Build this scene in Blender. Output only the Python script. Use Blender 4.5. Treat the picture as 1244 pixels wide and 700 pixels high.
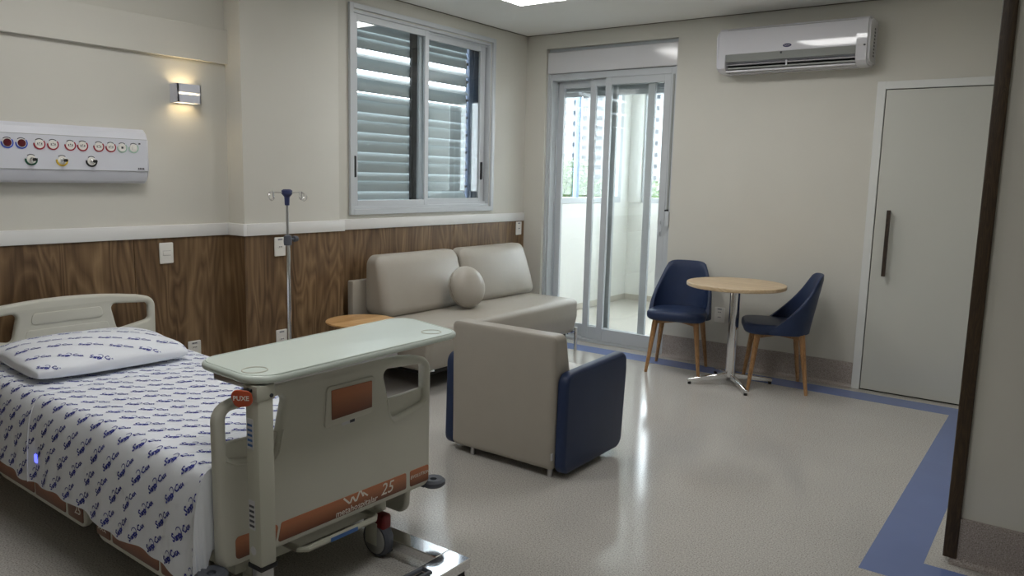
import bpy, bmesh, math, random
from mathutils import Vector, Matrix
random.seed(7)
PI = math.pi
for o in list(bpy.data.objects): bpy.data.objects.remove(o)
SC = bpy.context.scene
COL = SC.collection

# ------------------------------------------------------------------ camera
CAM_H = 1.444
def cam_axes(yaw, pitch, roll):
    f = Vector((-math.sin(yaw)*math.cos(pitch), math.cos(yaw)*math.cos(pitch), math.sin(pitch)))
    r0 = Vector((math.cos(yaw), math.sin(yaw), 0)); u0 = r0.cross(f)
    return (math.cos(roll)*r0 + math.sin(roll)*u0, -math.sin(roll)*r0 + math.cos(roll)*u0, f)
_r, _u, _f = cam_axes(.629224734, -.142002313, .0244177568)
cd = bpy.data.cameras.new('camera'); cam = bpy.data.objects.new('camera', cd); COL.objects.link(cam)
cd.sensor_fit = 'HORIZONTAL'; cd.sensor_width = 36; cd.lens = 938.222*36/1244
cd.clip_start = .05; cd.clip_end = 1000
M = Matrix.Identity(4)
for i in range(3):
    M[i][0] = _r[i]; M[i][1] = _u[i]; M[i][2] = -_f[i]
M[2][3] = CAM_H
cam.matrix_world = M
SC.camera = cam

# ------------------------------------------------------------------ sky, exposure
W = bpy.data.worlds.new('sky'); SC.world = W; W.use_nodes = True
bg = W.node_tree.nodes['Background']; bg.inputs[0].default_value = (.86, .93, 1, 1); bg.inputs[1].default_value = 9.0
vs = SC.view_settings
vs.view_transform = 'Standard'; vs.look = 'None'; vs.gamma = 1; vs.use_curve_mapping = False; vs.exposure = 0.0
PANEL_ON = 13.0        # emission of the lit ceiling panels
SCONCE = 24.0

# ------------------------------------------------------------------ materials
def srgb(r, g, b):
    def c(v):
        v /= 255
        return v/12.92 if v <= .04045 else ((v+.055)/1.055)**2.4
    return (c(r), c(g), c(b), 1)
def mat(name, col, rough=.5, metal=0, var=0, vscale=8, bump=0, bscale=200, coat=0, spec=.5, sheen=0):
    m = bpy.data.materials.new(name); m.use_nodes = True
    nt = m.node_tree; b = nt.nodes['Principled BSDF']
    b.inputs['Base Color'].default_value = col; b.inputs['Roughness'].default_value = rough
    b.inputs['Metallic'].default_value = metal; b.inputs['Specular IOR Level'].default_value = spec
    if coat: b.inputs['Coat Weight'].default_value = coat; b.inputs['Coat Roughness'].default_value = .08
    if sheen: b.inputs['Sheen Weight'].default_value = sheen
    tc = nt.nodes.new('ShaderNodeTexCoord')
    if var:
        n = nt.nodes.new('ShaderNodeTexNoise'); n.inputs['Scale'].default_value = vscale; n.inputs['Detail'].default_value = 4
        nt.links.new(tc.outputs['Object'], n.inputs['Vector'])
        r = nt.nodes.new('ShaderNodeValToRGB')
        r.color_ramp.elements[0].position = .3; r.color_ramp.elements[1].position = .7
        r.color_ramp.elements[0].color = tuple(c*(1-var) for c in col[:3]) + (1,)
        r.color_ramp.elements[1].color = tuple(min(1, c*(1+var)) for c in col[:3]) + (1,)
        nt.links.new(n.outputs['Fac'], r.inputs['Fac']); nt.links.new(r.outputs['Color'], b.inputs['Base Color'])
    if bump:
        n = nt.nodes.new('ShaderNodeTexNoise'); n.inputs['Scale'].default_value = bscale; n.inputs['Detail'].default_value = 3
        nt.links.new(tc.outputs['Object'], n.inputs['Vector'])
        bp = nt.nodes.new('ShaderNodeBump'); bp.inputs['Strength'].default_value = bump; bp.inputs['Distance'].default_value = .002
        nt.links.new(n.outputs['Fac'], bp.inputs['Height']); nt.links.new(bp.outputs['Normal'], b.inputs['Normal'])
    return m
def emit(name, col, s):
    m = bpy.data.materials.new(name); m.use_nodes = True
    nt = m.node_tree; nt.nodes.clear()
    e = nt.nodes.new('ShaderNodeEmission'); e.inputs[0].default_value = col; e.inputs[1].default_value = s
    o = nt.nodes.new('ShaderNodeOutputMaterial'); nt.links.new(e.outputs[0], o.inputs[0])
    return m
def glass(name, tint, refl=1.0):
    m = bpy.data.materials.new(name); m.use_nodes = True
    nt = m.node_tree; nt.nodes.clear()
    t = nt.nodes.new('ShaderNodeBsdfTransparent'); t.inputs[0].default_value = tint
    g = nt.nodes.new('ShaderNodeBsdfGlossy'); g.inputs['Roughness'].default_value = .01
    # Schlick reflectance from the facing angle, the same for both faces of the pane
    f = nt.nodes.new('ShaderNodeLayerWeight'); f.inputs['Blend'].default_value = .5
    pw_ = nt.nodes.new('ShaderNodeMath'); pw_.operation = 'POWER'; pw_.inputs[1].default_value = 5
    mu = nt.nodes.new('ShaderNodeMath'); mu.operation = 'MULTIPLY_ADD'; mu.inputs[1].default_value = .96*refl; mu.inputs[2].default_value = .04*refl
    mx = nt.nodes.new('ShaderNodeMixShader'); o = nt.nodes.new('ShaderNodeOutputMaterial')
    nt.links.new(f.outputs['Facing'], pw_.inputs[0]); nt.links.new(pw_.outputs[0], mu.inputs[0]); nt.links.new(mu.outputs[0], mx.inputs[0])
    nt.links.new(t.outputs[0], mx.inputs[1]); nt.links.new(g.outputs[0], mx.inputs[2]); nt.links.new(mx.outputs[0], o.inputs[0])
    return m
def speckle(name, base, dark, light, rough, scale=260, amt=.35):
    m = bpy.data.materials.new(name); m.use_nodes = True
    nt = m.node_tree; b = nt.nodes['Principled BSDF']; b.inputs['Roughness'].default_value = rough
    tc = nt.nodes.new('ShaderNodeTexCoord')
    n = nt.nodes.new('ShaderNodeTexNoise'); n.inputs['Scale'].default_value = scale; n.inputs['Detail'].default_value = 2
    n2 = nt.nodes.new('ShaderNodeTexNoise'); n2.inputs['Scale'].default_value = 2.2; n2.inputs['Detail'].default_value = 3
    r = nt.nodes.new('ShaderNodeValToRGB'); e = r.color_ramp.elements
    e[0].position = .34; e[0].color = dark; e[1].position = .66; e[1].color = light
    k = e.new(.46); k.color = base; k = e.new(.56); k.color = base
    mx = nt.nodes.new('ShaderNodeMixRGB'); mx.blend_type = 'MULTIPLY'; mx.inputs[0].default_value = .12
    for q in (n, n2): nt.links.new(tc.outputs['Object'], q.inputs['Vector'])
    nt.links.new(n.outputs['Fac'], r.inputs['Fac']); nt.links.new(r.outputs['Color'], mx.inputs[1]); nt.links.new(n2.outputs['Fac'], mx.inputs[2])
    nt.links.new(mx.outputs[0], b.inputs['Base Color'])
    bp = nt.nodes.new('ShaderNodeBump'); bp.inputs['Strength'].default_value = .025; bp.inputs['Distance'].default_value = .001
    nt.links.new(n.outputs['Fac'], bp.inputs['Height']); nt.links.new(bp.outputs['Normal'], b.inputs['Normal'])
    rm = nt.nodes.new('ShaderNodeMapRange'); rm.inputs['To Min'].default_value = rough*.75; rm.inputs['To Max'].default_value = rough*1.3
    nt.links.new(n2.outputs['Fac'], rm.inputs['Value']); nt.links.new(rm.outputs[0], b.inputs['Roughness'])
    return m
def wood(name, dark, mid, light, axis=2, sc=1.0, rough=.45, ring=5.0):
    # grain runs along `axis`; stretched ring pattern with fine streaks
    m = bpy.data.materials.new(name); m.use_nodes = True
    nt = m.node_tree; b = nt.nodes['Principled BSDF']; b.inputs['Roughness'].default_value = rough
    tc = nt.nodes.new('ShaderNodeTexCoord'); mp = nt.nodes.new('ShaderNodeMapping')
    s = [sc, sc, sc]; s[axis] = sc*.16
    mp.inputs['Scale'].default_value = s
    nt.links.new(tc.outputs['Object'], mp.inputs['Vector'])
    n1 = nt.nodes.new('ShaderNodeTexNoise'); n1.inputs['Scale'].default_value = ring; n1.inputs['Detail'].default_value = 2; n1.inputs['Distortion'].default_value = .6
    mu = nt.nodes.new('ShaderNodeMath'); mu.operation = 'MULTIPLY'; mu.inputs[1].default_value = 24
    fr = nt.nodes.new('ShaderNodeMath'); fr.operation = 'PINGPONG'; fr.inputs[1].default_value = 1
    mp2 = nt.nodes.new('ShaderNodeMapping'); s2 = [sc*60]*3; s2[axis] = sc*1.6; mp2.inputs['Scale'].default_value = s2
    n2 = nt.nodes.new('ShaderNodeTexNoise'); n2.inputs['Scale'].default_value = 1; n2.inputs['Detail'].default_value = 5
    mp3 = nt.nodes.new('ShaderNodeMapping'); s3 = [sc*7]*3; s3[axis] = sc*.12; mp3.inputs['Scale'].default_value = s3
    n3 = nt.nodes.new('ShaderNodeTexNoise'); n3.inputs['Scale'].default_value = 1; n3.inputs['Detail'].default_value = 2
    for q in (mp2, mp3): nt.links.new(tc.outputs['Object'], q.inputs['Vector'])
    nt.links.new(mp.outputs[0], n1.inputs['Vector']); nt.links.new(mp2.outputs[0], n2.inputs['Vector']); nt.links.new(mp3.outputs[0], n3.inputs['Vector'])
    nt.links.new(n1.outputs['Fac'], mu.inputs[0]); nt.links.new(mu.outputs[0], fr.inputs[0])
    a1 = nt.nodes.new('ShaderNodeMath'); a1.operation = 'MULTIPLY'; a1.inputs[1].default_value = .22
    a2 = nt.nodes.new('ShaderNodeMath'); a2.operation = 'MULTIPLY_ADD'; a2.inputs[1].default_value = .45
    a3 = nt.nodes.new('ShaderNodeMath'); a3.operation = 'MULTIPLY_ADD'; a3.inputs[1].default_value = .5
    nt.links.new(fr.outputs[0], a1.inputs[0])
    nt.links.new(n2.outputs['Fac'], a2.inputs[0]); nt.links.new(a1.outputs[0], a2.inputs[2])
    nt.links.new(n3.outputs['Fac'], a3.inputs[0]); nt.links.new(a2.outputs[0], a3.inputs[2])
    r = nt.nodes.new('ShaderNodeValToRGB'); e = r.color_ramp.elements
    e[0].position = .38; e[0].color = dark; e[1].position = .82; e[1].color = light; k = e.new(.6); k.color = mid
    nt.links.new(a3.outputs[0], r.inputs['Fac']); nt.links.new(r.outputs['Color'], b.inputs['Base Color'])
    return m

MT = dict(
    wall=mat('cream_wall_paint', srgb(208, 206, 197), .65, var=.015, vscale=3, bump=.05, bscale=120),
    ceil=mat('white_ceiling_paint', srgb(240, 240, 237), .8, var=.01, vscale=2),
    floor=speckle('speckled_vinyl', srgb(193, 190, 184), srgb(152, 148, 143), srgb(216, 213, 207), .12, 170),
    skirt=speckle('taupe_speckled_vinyl', srgb(164, 154, 148), srgb(126, 117, 112), srgb(190, 181, 175), .3, 230),
    stripe=mat('blue_vinyl', srgb(108, 125, 172), .16, var=.03, vscale=5),
    panelwood=wood('walnut_wall_panel', srgb(82, 61, 40), srgb(118, 93, 65), srgb(148, 122, 90), 2, 1.0, .45, 5),
    gapshade=mat('painted_gap_shade', srgb(112, 108, 100), .8, var=.03),
    rail=mat('white_rail', srgb(226, 226, 224), .45, var=.01),
    alu=mat('white_aluminium', srgb(194, 199, 203), .35, var=.01),
    black=mat('black_plastic', srgb(14, 14, 15), .6, var=.05),
    dark=mat('dark_gap', srgb(14, 14, 14), .8, var=.05),
    glass=glass('clear_glass', (.978, .988, .985, 1)),
    louverglass=glass('window_glass', (.94, .96, .96, 1), 1.6),
    slat=mat('grey_louver', srgb(154, 162, 163), .45, var=.03, vscale=6),
    skyframe=mat('pale_blue_frame', srgb(140, 166, 200), .4, var=.02),
    navyframe=mat('blue_grey_frame', srgb(66, 84, 110), .4, var=.03),
    shutter=mat('shutter_grey', srgb(186, 192, 196), .4, var=.02),
    boxwhite=mat('gloss_white_box', srgb(216, 216, 219), .12, var=.01, coat=.3),
    doorwhite=mat('white_door_laminate', srgb(203, 204, 197), .4, var=.012, vscale=2),
    doorframe=mat('white_door_frame', srgb(222, 224, 222), .4, var=.01),
    bronze=wood('dark_handle_wood', srgb(34, 26, 20), srgb(52, 41, 33), srgb(72, 58, 48), 2, 4, .4),
    guard=wood('dark_guard_wood', srgb(44, 30, 15), srgb(60, 44, 25), srgb(80, 62, 40), 2, 5, .45),
    acwhite=mat('gloss_white_plastic', srgb(216, 216, 222), .08, var=.008, coat=.2),
    acgrey=mat('grey_vane', srgb(150, 153, 150), .45, var=.02),
    navylogo=mat('navy_print', srgb(30, 34, 84), .4, var=.02),
    chrome=mat('polished_chrome', (.78, .78, .79, 1), .09, 1, var=.02),
    steel=mat('brushed_steel', (.55, .55, .56, 1), .3, 1, var=.03),
    navy=mat('navy_leatherette', srgb(37, 51, 82), .42, spec=.35, var=.05, vscale=14, bump=.25, bscale=420),
    grey=mat('greige_leatherette', srgb(165, 159, 148), .38, var=.02, vscale=9, bump=.2, bscale=420),
    seam=mat('greige_piping', srgb(120, 111, 102), .5, var=.02),
    legwood=wood('oak_leg', srgb(128, 92, 56), srgb(164, 122, 80), srgb(190, 148, 104), 2, 5, .4),
    tablewood=wood('oak_laminate', srgb(184, 160, 126), srgb(204, 180, 146), srgb(216, 195, 164), 0, 2.2, .35),
    stoolwood=wood('honey_wood', srgb(176, 130, 78), srgb(206, 162, 108), srgb(224, 186, 136), 1, 2.4, .35, 3),
    bed=mat('pale_sage_plastic', srgb(202, 201, 189), .42, var=.012, bump=.06, bscale=300),
    bedmetal=mat('cream_enamel', srgb(190, 190, 176), .4, var=.015),
    orange=mat('copper_orange_panel', srgb(160, 98, 66), .4, var=.04, vscale=5),
    orangedk=mat('brown_inset', srgb(112, 68, 44), .4, var=.04),
    white_print=mat('white_print', srgb(232, 226, 216), .5, var=.01),
    rubber=mat('slate_rubber', srgb(84, 88, 97), .6, var=.05),
    wheelgrey=mat('caster_cover', srgb(150, 150, 146), .5, var=.02),
    red=mat('dark_red_pedal', srgb(120, 30, 32), .4, var=.03),
    sheet=mat('white_cotton', srgb(234, 238, 245), .8, var=.012, vscale=6, bump=.12, bscale=900, sheen=.15),
    print_=mat('blue_print', srgb(54, 62, 150), .8, var=.03),
    matt=mat('mattress_vinyl', srgb(70, 84, 120), .5, var=.03),
    tabletop=mat('mint_white_laminate', srgb(208, 219, 211), .3, var=.008),
    puxe=mat('orange_red_tag', srgb(186, 78, 44), .4, var=.02),
    paper=mat('sticker_paper', srgb(206, 206, 208), .5, var=.02),
    ink=mat('dark_ink', srgb(52, 54, 62), .5, var=.03),
    blueink=mat('blue_ink', srgb(70, 110, 170), .5, var=.03),
    plate=mat('white_plate', srgb(232, 230, 224), .35, var=.01),
    console=mat('console_white', srgb(214, 216, 224), .35, var=.008),
    maroon=mat('maroon_socket', srgb(88, 20, 32), .35, var=.05),
    c_blue=mat('ring_blue', srgb(50, 84, 190), .4, var=.02), c_red=mat('ring_red', srgb(164, 36, 56), .4, var=.02),
    c_green=mat('ring_green', srgb(24, 84, 62), .4, var=.02), c_yellow=mat('ring_yellow', srgb(222, 186, 52), .4, var=.02),
    c_black=mat('ring_black', srgb(24, 26, 34), .4, var=.02), c_mint=mat('ring_mint', srgb(164, 196, 180), .4, var=.02),
    hub=mat('blue_hub', srgb(52, 60, 100), .45, var=.03),
    sconce=mat('sconce_white', srgb(206, 208, 218), .5, var=.01),
    lampglow=emit('panel_glow', (1, .985, .965, 1), PANEL_ON),
    sconceglow=emit('sconce_glow', (1, .76, .42, 1), SCONCE),
    slitglow=emit('slit_glow', (1, .86, .6, 1), 3.0),
    led=emit('blue_led', (.12, .14, 1, 1), 2.2),
    bwall=mat('balcony_white', srgb(236, 236, 232), .7, var=.01),
    bfloor=mat('balcony_tile', srgb(196, 190, 180), .4, var=.03, vscale=3),
    building=mat('building_paint', srgb(136, 138, 138), .8, var=.02, vscale=.2),
    bwin=mat('building_window', srgb(40, 48, 56), .9, var=.05),
    leaf=mat('tree_leaf', srgb(66, 92, 38), .6, var=.3, vscale=3),
    bark=mat('tree_bark', srgb(96, 80, 66), .8, var=.2),
    ground=mat('street_ground', srgb(150, 150, 146), .9, var=.1, vscale=.3),
)

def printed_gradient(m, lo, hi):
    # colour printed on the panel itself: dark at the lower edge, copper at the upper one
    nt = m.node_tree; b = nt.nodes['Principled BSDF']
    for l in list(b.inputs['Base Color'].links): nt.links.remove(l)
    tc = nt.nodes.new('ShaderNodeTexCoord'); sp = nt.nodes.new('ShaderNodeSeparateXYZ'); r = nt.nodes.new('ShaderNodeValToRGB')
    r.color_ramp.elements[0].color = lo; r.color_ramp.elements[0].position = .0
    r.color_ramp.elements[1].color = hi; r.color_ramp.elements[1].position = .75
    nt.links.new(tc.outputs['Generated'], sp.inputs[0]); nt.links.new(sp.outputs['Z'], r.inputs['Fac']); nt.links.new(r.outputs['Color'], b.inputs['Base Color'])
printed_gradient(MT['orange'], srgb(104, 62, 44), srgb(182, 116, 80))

# ------------------------------------------------------------------ mesh helpers
def OB(name, bm, m, parent=None, smooth=True, angle=35):
    me = bpy.data.meshes.new(name)
    if isinstance(bm, bpy.types.Mesh): me = bm; me.name = name
    else:
        bmesh.ops.recalc_face_normals(bm, faces=bm.faces)
        bm.to_mesh(me); bm.free()
    me.materials.clear(); me.materials.append(MT[m] if isinstance(m, str) else m)
    if smooth:
        me.polygons.foreach_set('use_smooth', [True]*len(me.polygons))
        me.set_sharp_from_angle(angle=math.radians(angle))
    o = bpy.data.objects.new(name, me); COL.objects.link(o)
    if parent is not None: o.parent = parent
    return o
def thing(name, label, cat, loc=(0, 0, 0), rotz=0, group=None, kind=None):
    o = bpy.data.objects.new(name, None); COL.objects.link(o)
    o.empty_display_size = .1; o.location = loc; o.rotation_euler = (0, 0, rotz)
    return tag(o, label, cat, group, kind)
def tag(o, label, cat, group=None, kind=None):
    o['label'] = label; o['category'] = cat
    if group: o['group'] = group
    if kind: o['kind'] = kind
    return o
def struct(o, label, cat): return tag(o, label, cat, kind='structure')
def merge(bm, tmp, mtx=None):
    if mtx is not None: bmesh.ops.transform(tmp, matrix=mtx, verts=tmp.verts)
    me = bpy.data.meshes.new('t'); tmp.to_mesh(me); tmp.free(); bm.from_mesh(me); bpy.data.meshes.remove(me)
    return bm
def box(x0, x1, y0, y1, z0, z1, bev=0, seg=2, bm=None):
    t = bmesh.new(); bmesh.ops.create_cube(t, size=1)
    for v in t.verts:
        v.co = Vector(((x0+x1)/2 + v.co.x*(x1-x0), (y0+y1)/2 + v.co.y*(y1-y0), (z0+z1)/2 + v.co.z*(z1-z0)))
    if bev: bmesh.ops.bevel(t, geom=list(t.edges), offset=bev, segments=seg, affect='EDGES', profile=.5)
    return t if bm is None else merge(bm, t)
def boxes(lst, bev=0, seg=2):
    bm = bmesh.new()
    for b in lst: box(*b, bev=bev, seg=seg, bm=bm)
    return bm
def lathe(prof, n=24, bm=None, mtx=None, arc=None):
    t = bmesh.new(); rings = []
    for r, z in prof:
        if r < 1e-6: rings.append([t.verts.new((0, 0, z))])
        else: rings.append([t.verts.new((r*math.cos(2*PI*i/n), r*math.sin(2*PI*i/n), z)) for i in range(n)])
    for a, b in zip(rings, rings[1:]):
        for i in range(n):
            j = (i+1) % n
            if len(a) == 1 and len(b) == 1: continue
            if len(a) == 1: t.faces.new((a[0], b[j], b[i]))
            elif len(b) == 1: t.faces.new((a[i], a[j], b[0]))
            else: t.faces.new((a[i], a[j], b[j], b[i]))
    if mtx is not None: bmesh.ops.transform(t, matrix=mtx, verts=t.verts)
    return t if bm is None else merge(bm, t)
def axis_mtx(p, d):
    q = Vector(d).normalized().to_track_quat('Z', 'Y')
    return Matrix.Translation(Vector(p)) @ q.to_matrix().to_4x4()
def cyl(p0, p1, r0, r1=None, n=16, bm=None, cap=True):
    r1 = r0 if r1 is None else r1
    L = (Vector(p1)-Vector(p0)).length
    pr = [(r0, 0), (r1, L)]
    if cap: pr = [(0, 0)] + pr + [(0, L)]
    return lathe(pr, n, bm, axis_mtx(p0, Vector(p1)-Vector(p0)))
def tube(pts, r, n=8, bm=None, closed=False):
    pts = [Vector(p) for p in pts]; t = bmesh.new(); rings = []; N = len(pts); up = None
    for i, p in enumerate(pts):
        if closed: d = pts[(i+1) % N]-pts[i-1]
        else: d = (pts[min(i+1, N-1)]-pts[max(i-1, 0)])
        d.normalize()
        if up is None:
            up = Vector((0, 0, 1)) if abs(d.z) < .9 else Vector((1, 0, 0))
        a = (up - d*up.dot(d)).normalized(); b = d.cross(a); up = a
        rings.append([t.verts.new(p + r*(math.cos(2*PI*k/n)*a + math.sin(2*PI*k/n)*b)) for k in range(n)])
    for i in range(N if closed else N-1):
        A = rings[i]; B = rings[(i+1) % N]
        for k in range(n): t.faces.new((A[k], A[(k+1) % n], B[(k+1) % n], B[k]))
    if not closed:
        t.faces.new(rings[0]); t.faces.new(rings[-1])
    return t if bm is None else merge(bm, t)
def rbox(sx, sy, sz, r, m=6, k=3, fn=None):
    """rounded box centred on the origin; fn(Vector)->Vector shapes it"""
    h = (sx/2, sy/2, sz/2)
    def coords(a):
        L = []
        for i in range(k, 0, -1): L.append(-(a-r) - r*math.tan(PI/4*i/k))
        for i in range(m+1): L.append(-(a-r) + 2*(a-r)*i/m)
        for i in range(1, k+1): L.append((a-r) + r*math.tan(PI/4*i/k))
        return L
    C = [coords(a) for a in h]; t = bmesh.new()
    for ax in range(3):
        u, v = [(1, 2), (2, 0), (0, 1)][ax]
        for s in (-1, 1):
            g = []
            for a in C[u]:
                row = []
                for b in C[v]:
                    p = [0, 0, 0]; p[ax] = s*h[ax]; p[u] = a; p[v] = b
                    q = [max(-(h[i]-r), min(h[i]-r, p[i])) for i in range(3)]
                    d = Vector([p[i]-q[i] for i in range(3)]).normalized()*r
                    row.append(t.verts.new(Vector(q)+d))
                g.append(row)
            for i in range(len(g)-1):
                for j in range(len(g[0])-1):
                    t.faces.new((g[i][j], g[i+1][j], g[i+1][j+1], g[i][j+1]))
    bmesh.ops.remove_doubles(t, verts=t.verts, dist=1e-5)
    if fn:
        for v in t.verts: v.co = fn(v.co.copy())
    return t
def rpoly(pts, rad, n=5):
    """closed polygon with rounded corners; rad number or list"""
    out = []; N = len(pts)
    for i in range(N):
        p = Vector(pts[i]); a = Vector(pts[i-1]); b = Vector(pts[(i+1) % N])
        r = rad if not isinstance(rad, (list, tuple)) else rad[i]
        if r <= 0: out.append(tuple(p)); continue
        da = (a-p).normalized(); db = (b-p).normalized()
        ang = da.angle(db)
        if ang > PI-.02: out.append(tuple(p)); continue
        t = min(r/math.tan(ang/2), (a-p).length*.49, (b-p).length*.49); rr = t*math.tan(ang/2)
        c = p + (da+db).normalized()*(rr/math.sin(ang/2))
        s = p+da*t-c; e = p+db*t-c
        a0 = math.atan2(s.y, s.x); a1 = math.atan2(e.y, e.x)
        dlt = (a1-a0+PI) % (2*PI)-PI
        for j in range(n+1):
            th = a0+dlt*j/n; out.append((c.x+rr*math.cos(th), c.y+rr*math.sin(th)))
    return out
def plate(outlines, th, bev=0, bres=2):
    """flat plate from closed outlines (first outer, others holes), thickness th centred on z=0, edges rounded"""
    cu = bpy.data.curves.new('p', 'CURVE'); cu.dimensions = '2D'; cu.fill_mode = 'BOTH'
    bev = min(bev, th/2*.98)
    cu.extrude = th/2-bev; cu.bevel_depth = bev; cu.bevel_resolution = bres; cu.offset = -bev
    for ol in outlines:
        s = cu.splines.new('POLY'); s.points.add(len(ol)-1); s.use_cyclic_u = True
        for p, q in zip(s.points, ol): p.co = (q[0], q[1], 0, 1)
    o = bpy.data.objects.new('p', cu); COL.objects.link(o)
    dg = bpy.context.evaluated_depsgraph_get(); dg.update()
    me = bpy.data.meshes.new_from_object(o.evaluated_get(dg))
    bm = bmesh.new(); bm.from_mesh(me)
    bpy.data.objects.remove(o); bpy.data.curves.remove(cu); bpy.data.meshes.remove(me)
    bmesh.ops.remove_doubles(bm, verts=bm.verts, dist=1e-5)
    return bm
def place(bm, origin, ex, ey, ez=None):
    """map local x,y,z axes to world vectors"""
    ex = Vector(ex).normalized(); ey = Vector(ey).normalized(); ez = ex.cross(ey) if ez is None else Vector(ez)
    m = Matrix.Identity(4)
    for i in range(3): m[i][0] = ex[i]; m[i][1] = ey[i]; m[i][2] = ez[i]; m[i][3] = origin[i]
    bmesh.ops.transform(bm, matrix=m, verts=bm.verts); return bm
def text_bm(s, size, th=.0004, align='CENTER', shear=0, space=1, res=2, bold=0):
    cu = bpy.data.curves.new('t', 'FONT'); cu.body = s; cu.size = size; cu.extrude = th; cu.resolution_u = res
    cu.align_x = align; cu.align_y = 'CENTER'; cu.shear = shear; cu.space_character = space; cu.offset = bold
    o = bpy.data.objects.new('t', cu); COL.objects.link(o)
    dg = bpy.context.evaluated_depsgraph_get(); dg.update()
    me = bpy.data.meshes.new_from_object(o.evaluated_get(dg))
    bm = bmesh.new(); bm.from_mesh(me)
    bpy.data.objects.remove(o); bpy.data.curves.remove(cu); bpy.data.meshes.remove(me)
    return bm
def ribbon(pts, w, bm=None, th=.0006):
    """flat stroke in the xy plane"""
    t = bmesh.new(); L = []; R = []
    for i, p in enumerate(pts):
        a = Vector(pts[max(i-1, 0)]); b = Vector(pts[min(i+1, len(pts)-1)]); d = (b-a).normalized(); n = Vector((-d.y, d.x))
        ww = w if not callable(w) else w(i/(len(pts)-1))
        L.append(t.verts.new((p[0]+n.x*ww/2, p[1]+n.y*ww/2, th))); R.append(t.verts.new((p[0]-n.x*ww/2, p[1]-n.y*ww/2, th)))
    for i in range(len(pts)-1): t.faces.new((L[i], R[i], R[i+1], L[i+1]))
    return t if bm is None else merge(bm, t)
def ringarc(r0, r1, a0, a1, n=20, th=.002):
    ol = [(r1*math.cos(a0+(a1-a0)*i/n), r1*math.sin(a0+(a1-a0)*i/n)) for i in range(n+1)]
    ol += [(r0*math.cos(a1-(a1-a0)*i/n), r0*math.sin(a1-(a1-a0)*i/n)) for i in range(n+1)]
    t = bmesh.new()
    lo = [t.verts.new((x, y, 0)) for x, y in ol]; hi = [t.verts.new((x, y, th)) for x, y in ol]
    N = 2*(n+1)
    for i in range(n):
        j = N-1-i
        t.faces.new((hi[i], hi[i+1], hi[j-1], hi[j]))
    for i in range(N): t.faces.new((lo[i], lo[(i+1) % N], hi[(i+1) % N], hi[i]))
    return t
def copy_tree(o, parent=None):
    c = o.copy(); COL.objects.link(c); c.parent = parent
    for ch in list(o.children): copy_tree(ch, c)
    return c
def rect(x0, x1, y0, y1, r=0, n=4):
    return rpoly([(x0, y0), (x1, y0), (x1, y1), (x0, y1)], r, n) if r else [(x0, y0), (x1, y0), (x1, y1), (x0, y1)]

# ------------------------------------------------------------------ room numbers (metres)
D = 5.858           # back wall
XW = -4.158         # window wall
XH = -4.24          # bed head wall (recessed)
XP = -4.085         # pillar front
YP0, YP1 = 2.834, 3.585
CZ = 2.70
XR, YS = -.272, 3.33  # right block corner
RZ0, RZ1 = 1.053, 1.126
YB, XE = -1.5, 1.7   # behind the camera

# floor
fl = struct(OB('floor', box(-4.45, XE+.2, YB-.2, D+.2, -.12, 0), 'floor', smooth=False), 'glossy beige speckled vinyl floor', 'floor')
for b in ((XW+.25, -.348, 5.552, 5.75), (-.543, -.348, 3.04, 5.552), (-.348, XE, 3.04, 3.235)):
    OB('floor_stripe', box(b[0], b[1], b[2], b[3], -.001, .0008), 'stripe', fl, smooth=False)
# ceiling: plaster board held 12 mm off the walls, slab above
ce = struct(OB('ceiling', box(-4.45, XE+.2, YB-.2, D+.2, CZ+.035, CZ+.12), 'ceil', smooth=False), 'white plaster ceiling with a shadow gap along the walls', 'ceiling')
g = .012
bm = boxes([(XW+g, XE-g, YP1+g, D-g, CZ, CZ+.02), (XP+g, XE-g, YP0-g, YP1+g, CZ, CZ+.02), (XH+.04+g, XE-g, YB+g, YP0-g, CZ, CZ+.02)])
OB('ceiling_board', bm, 'ceil', ce, smooth=False)
OB('gap_shade_strip', boxes([(XW, XW+g, YP1, D, CZ-.004, CZ+.02), (XW+g, XR, D-g, D, CZ-.004, CZ+.02), (XP, XP+g, YP0, YP1+g, CZ-.004, CZ+.02)]), 'gapshade', ce, smooth=False)  # dark grey strips in the joint: the gap's shade painted in as colour

# walls
wl = struct(OB('wall_head', boxes([(XH-.2, XH, YB-.2, YP0, 0, CZ+.12)]), 'wall', smooth=False), 'cream wall behind the hospital bed with wood panelling below', 'wall')
OB('ceiling_beam', box(XH, XH+.03, YB, YP0, 2.075, 2.272, .002), 'wall', wl, smooth=False)
wp = struct(OB('wall_pillar', box(XH-.2, XP, YP0, YP1, 0, CZ+.12, .004), 'wall'), 'cream pillar between the bed wall and the window', 'wall')
WY0, WY1, WZ0, WZ1 = 3.775, 5.335, 1.195, 2.562
ww = struct(OB('wall_window', boxes([(XW-.2, XW, YP1, WY0, 0, CZ+.12), (XW-.2, XW, WY1, D+.2, 0, CZ+.12), (XW-.2, XW, WY0, WY1, 0, WZ0), (XW-.2, XW, WY0, WY1, WZ1, CZ+.12)]), 'wall', smooth=False),
            'cream wall with the louvered window above the sofa', 'wall')
GX0, GX1, GZ = -3.946, -2.695, 2.575
wb = struct(OB('wall_back', boxes([(XW, GX0, D, D+.2, 0, CZ+.12), (GX1, 0, D, D+.2, 0, CZ+.12), (GX0, GX1, D, D+.2, GZ, CZ+.12)]), 'wall', smooth=False),
            'cream wall with balcony door and air conditioner', 'wall')
wr = struct(OB('wall_right', box(XR, XE+.2, YS, D, 0, CZ+.12, .003), 'wall', smooth=False), 'grey beige wall corner beside the dark wood guard', 'wall')
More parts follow.
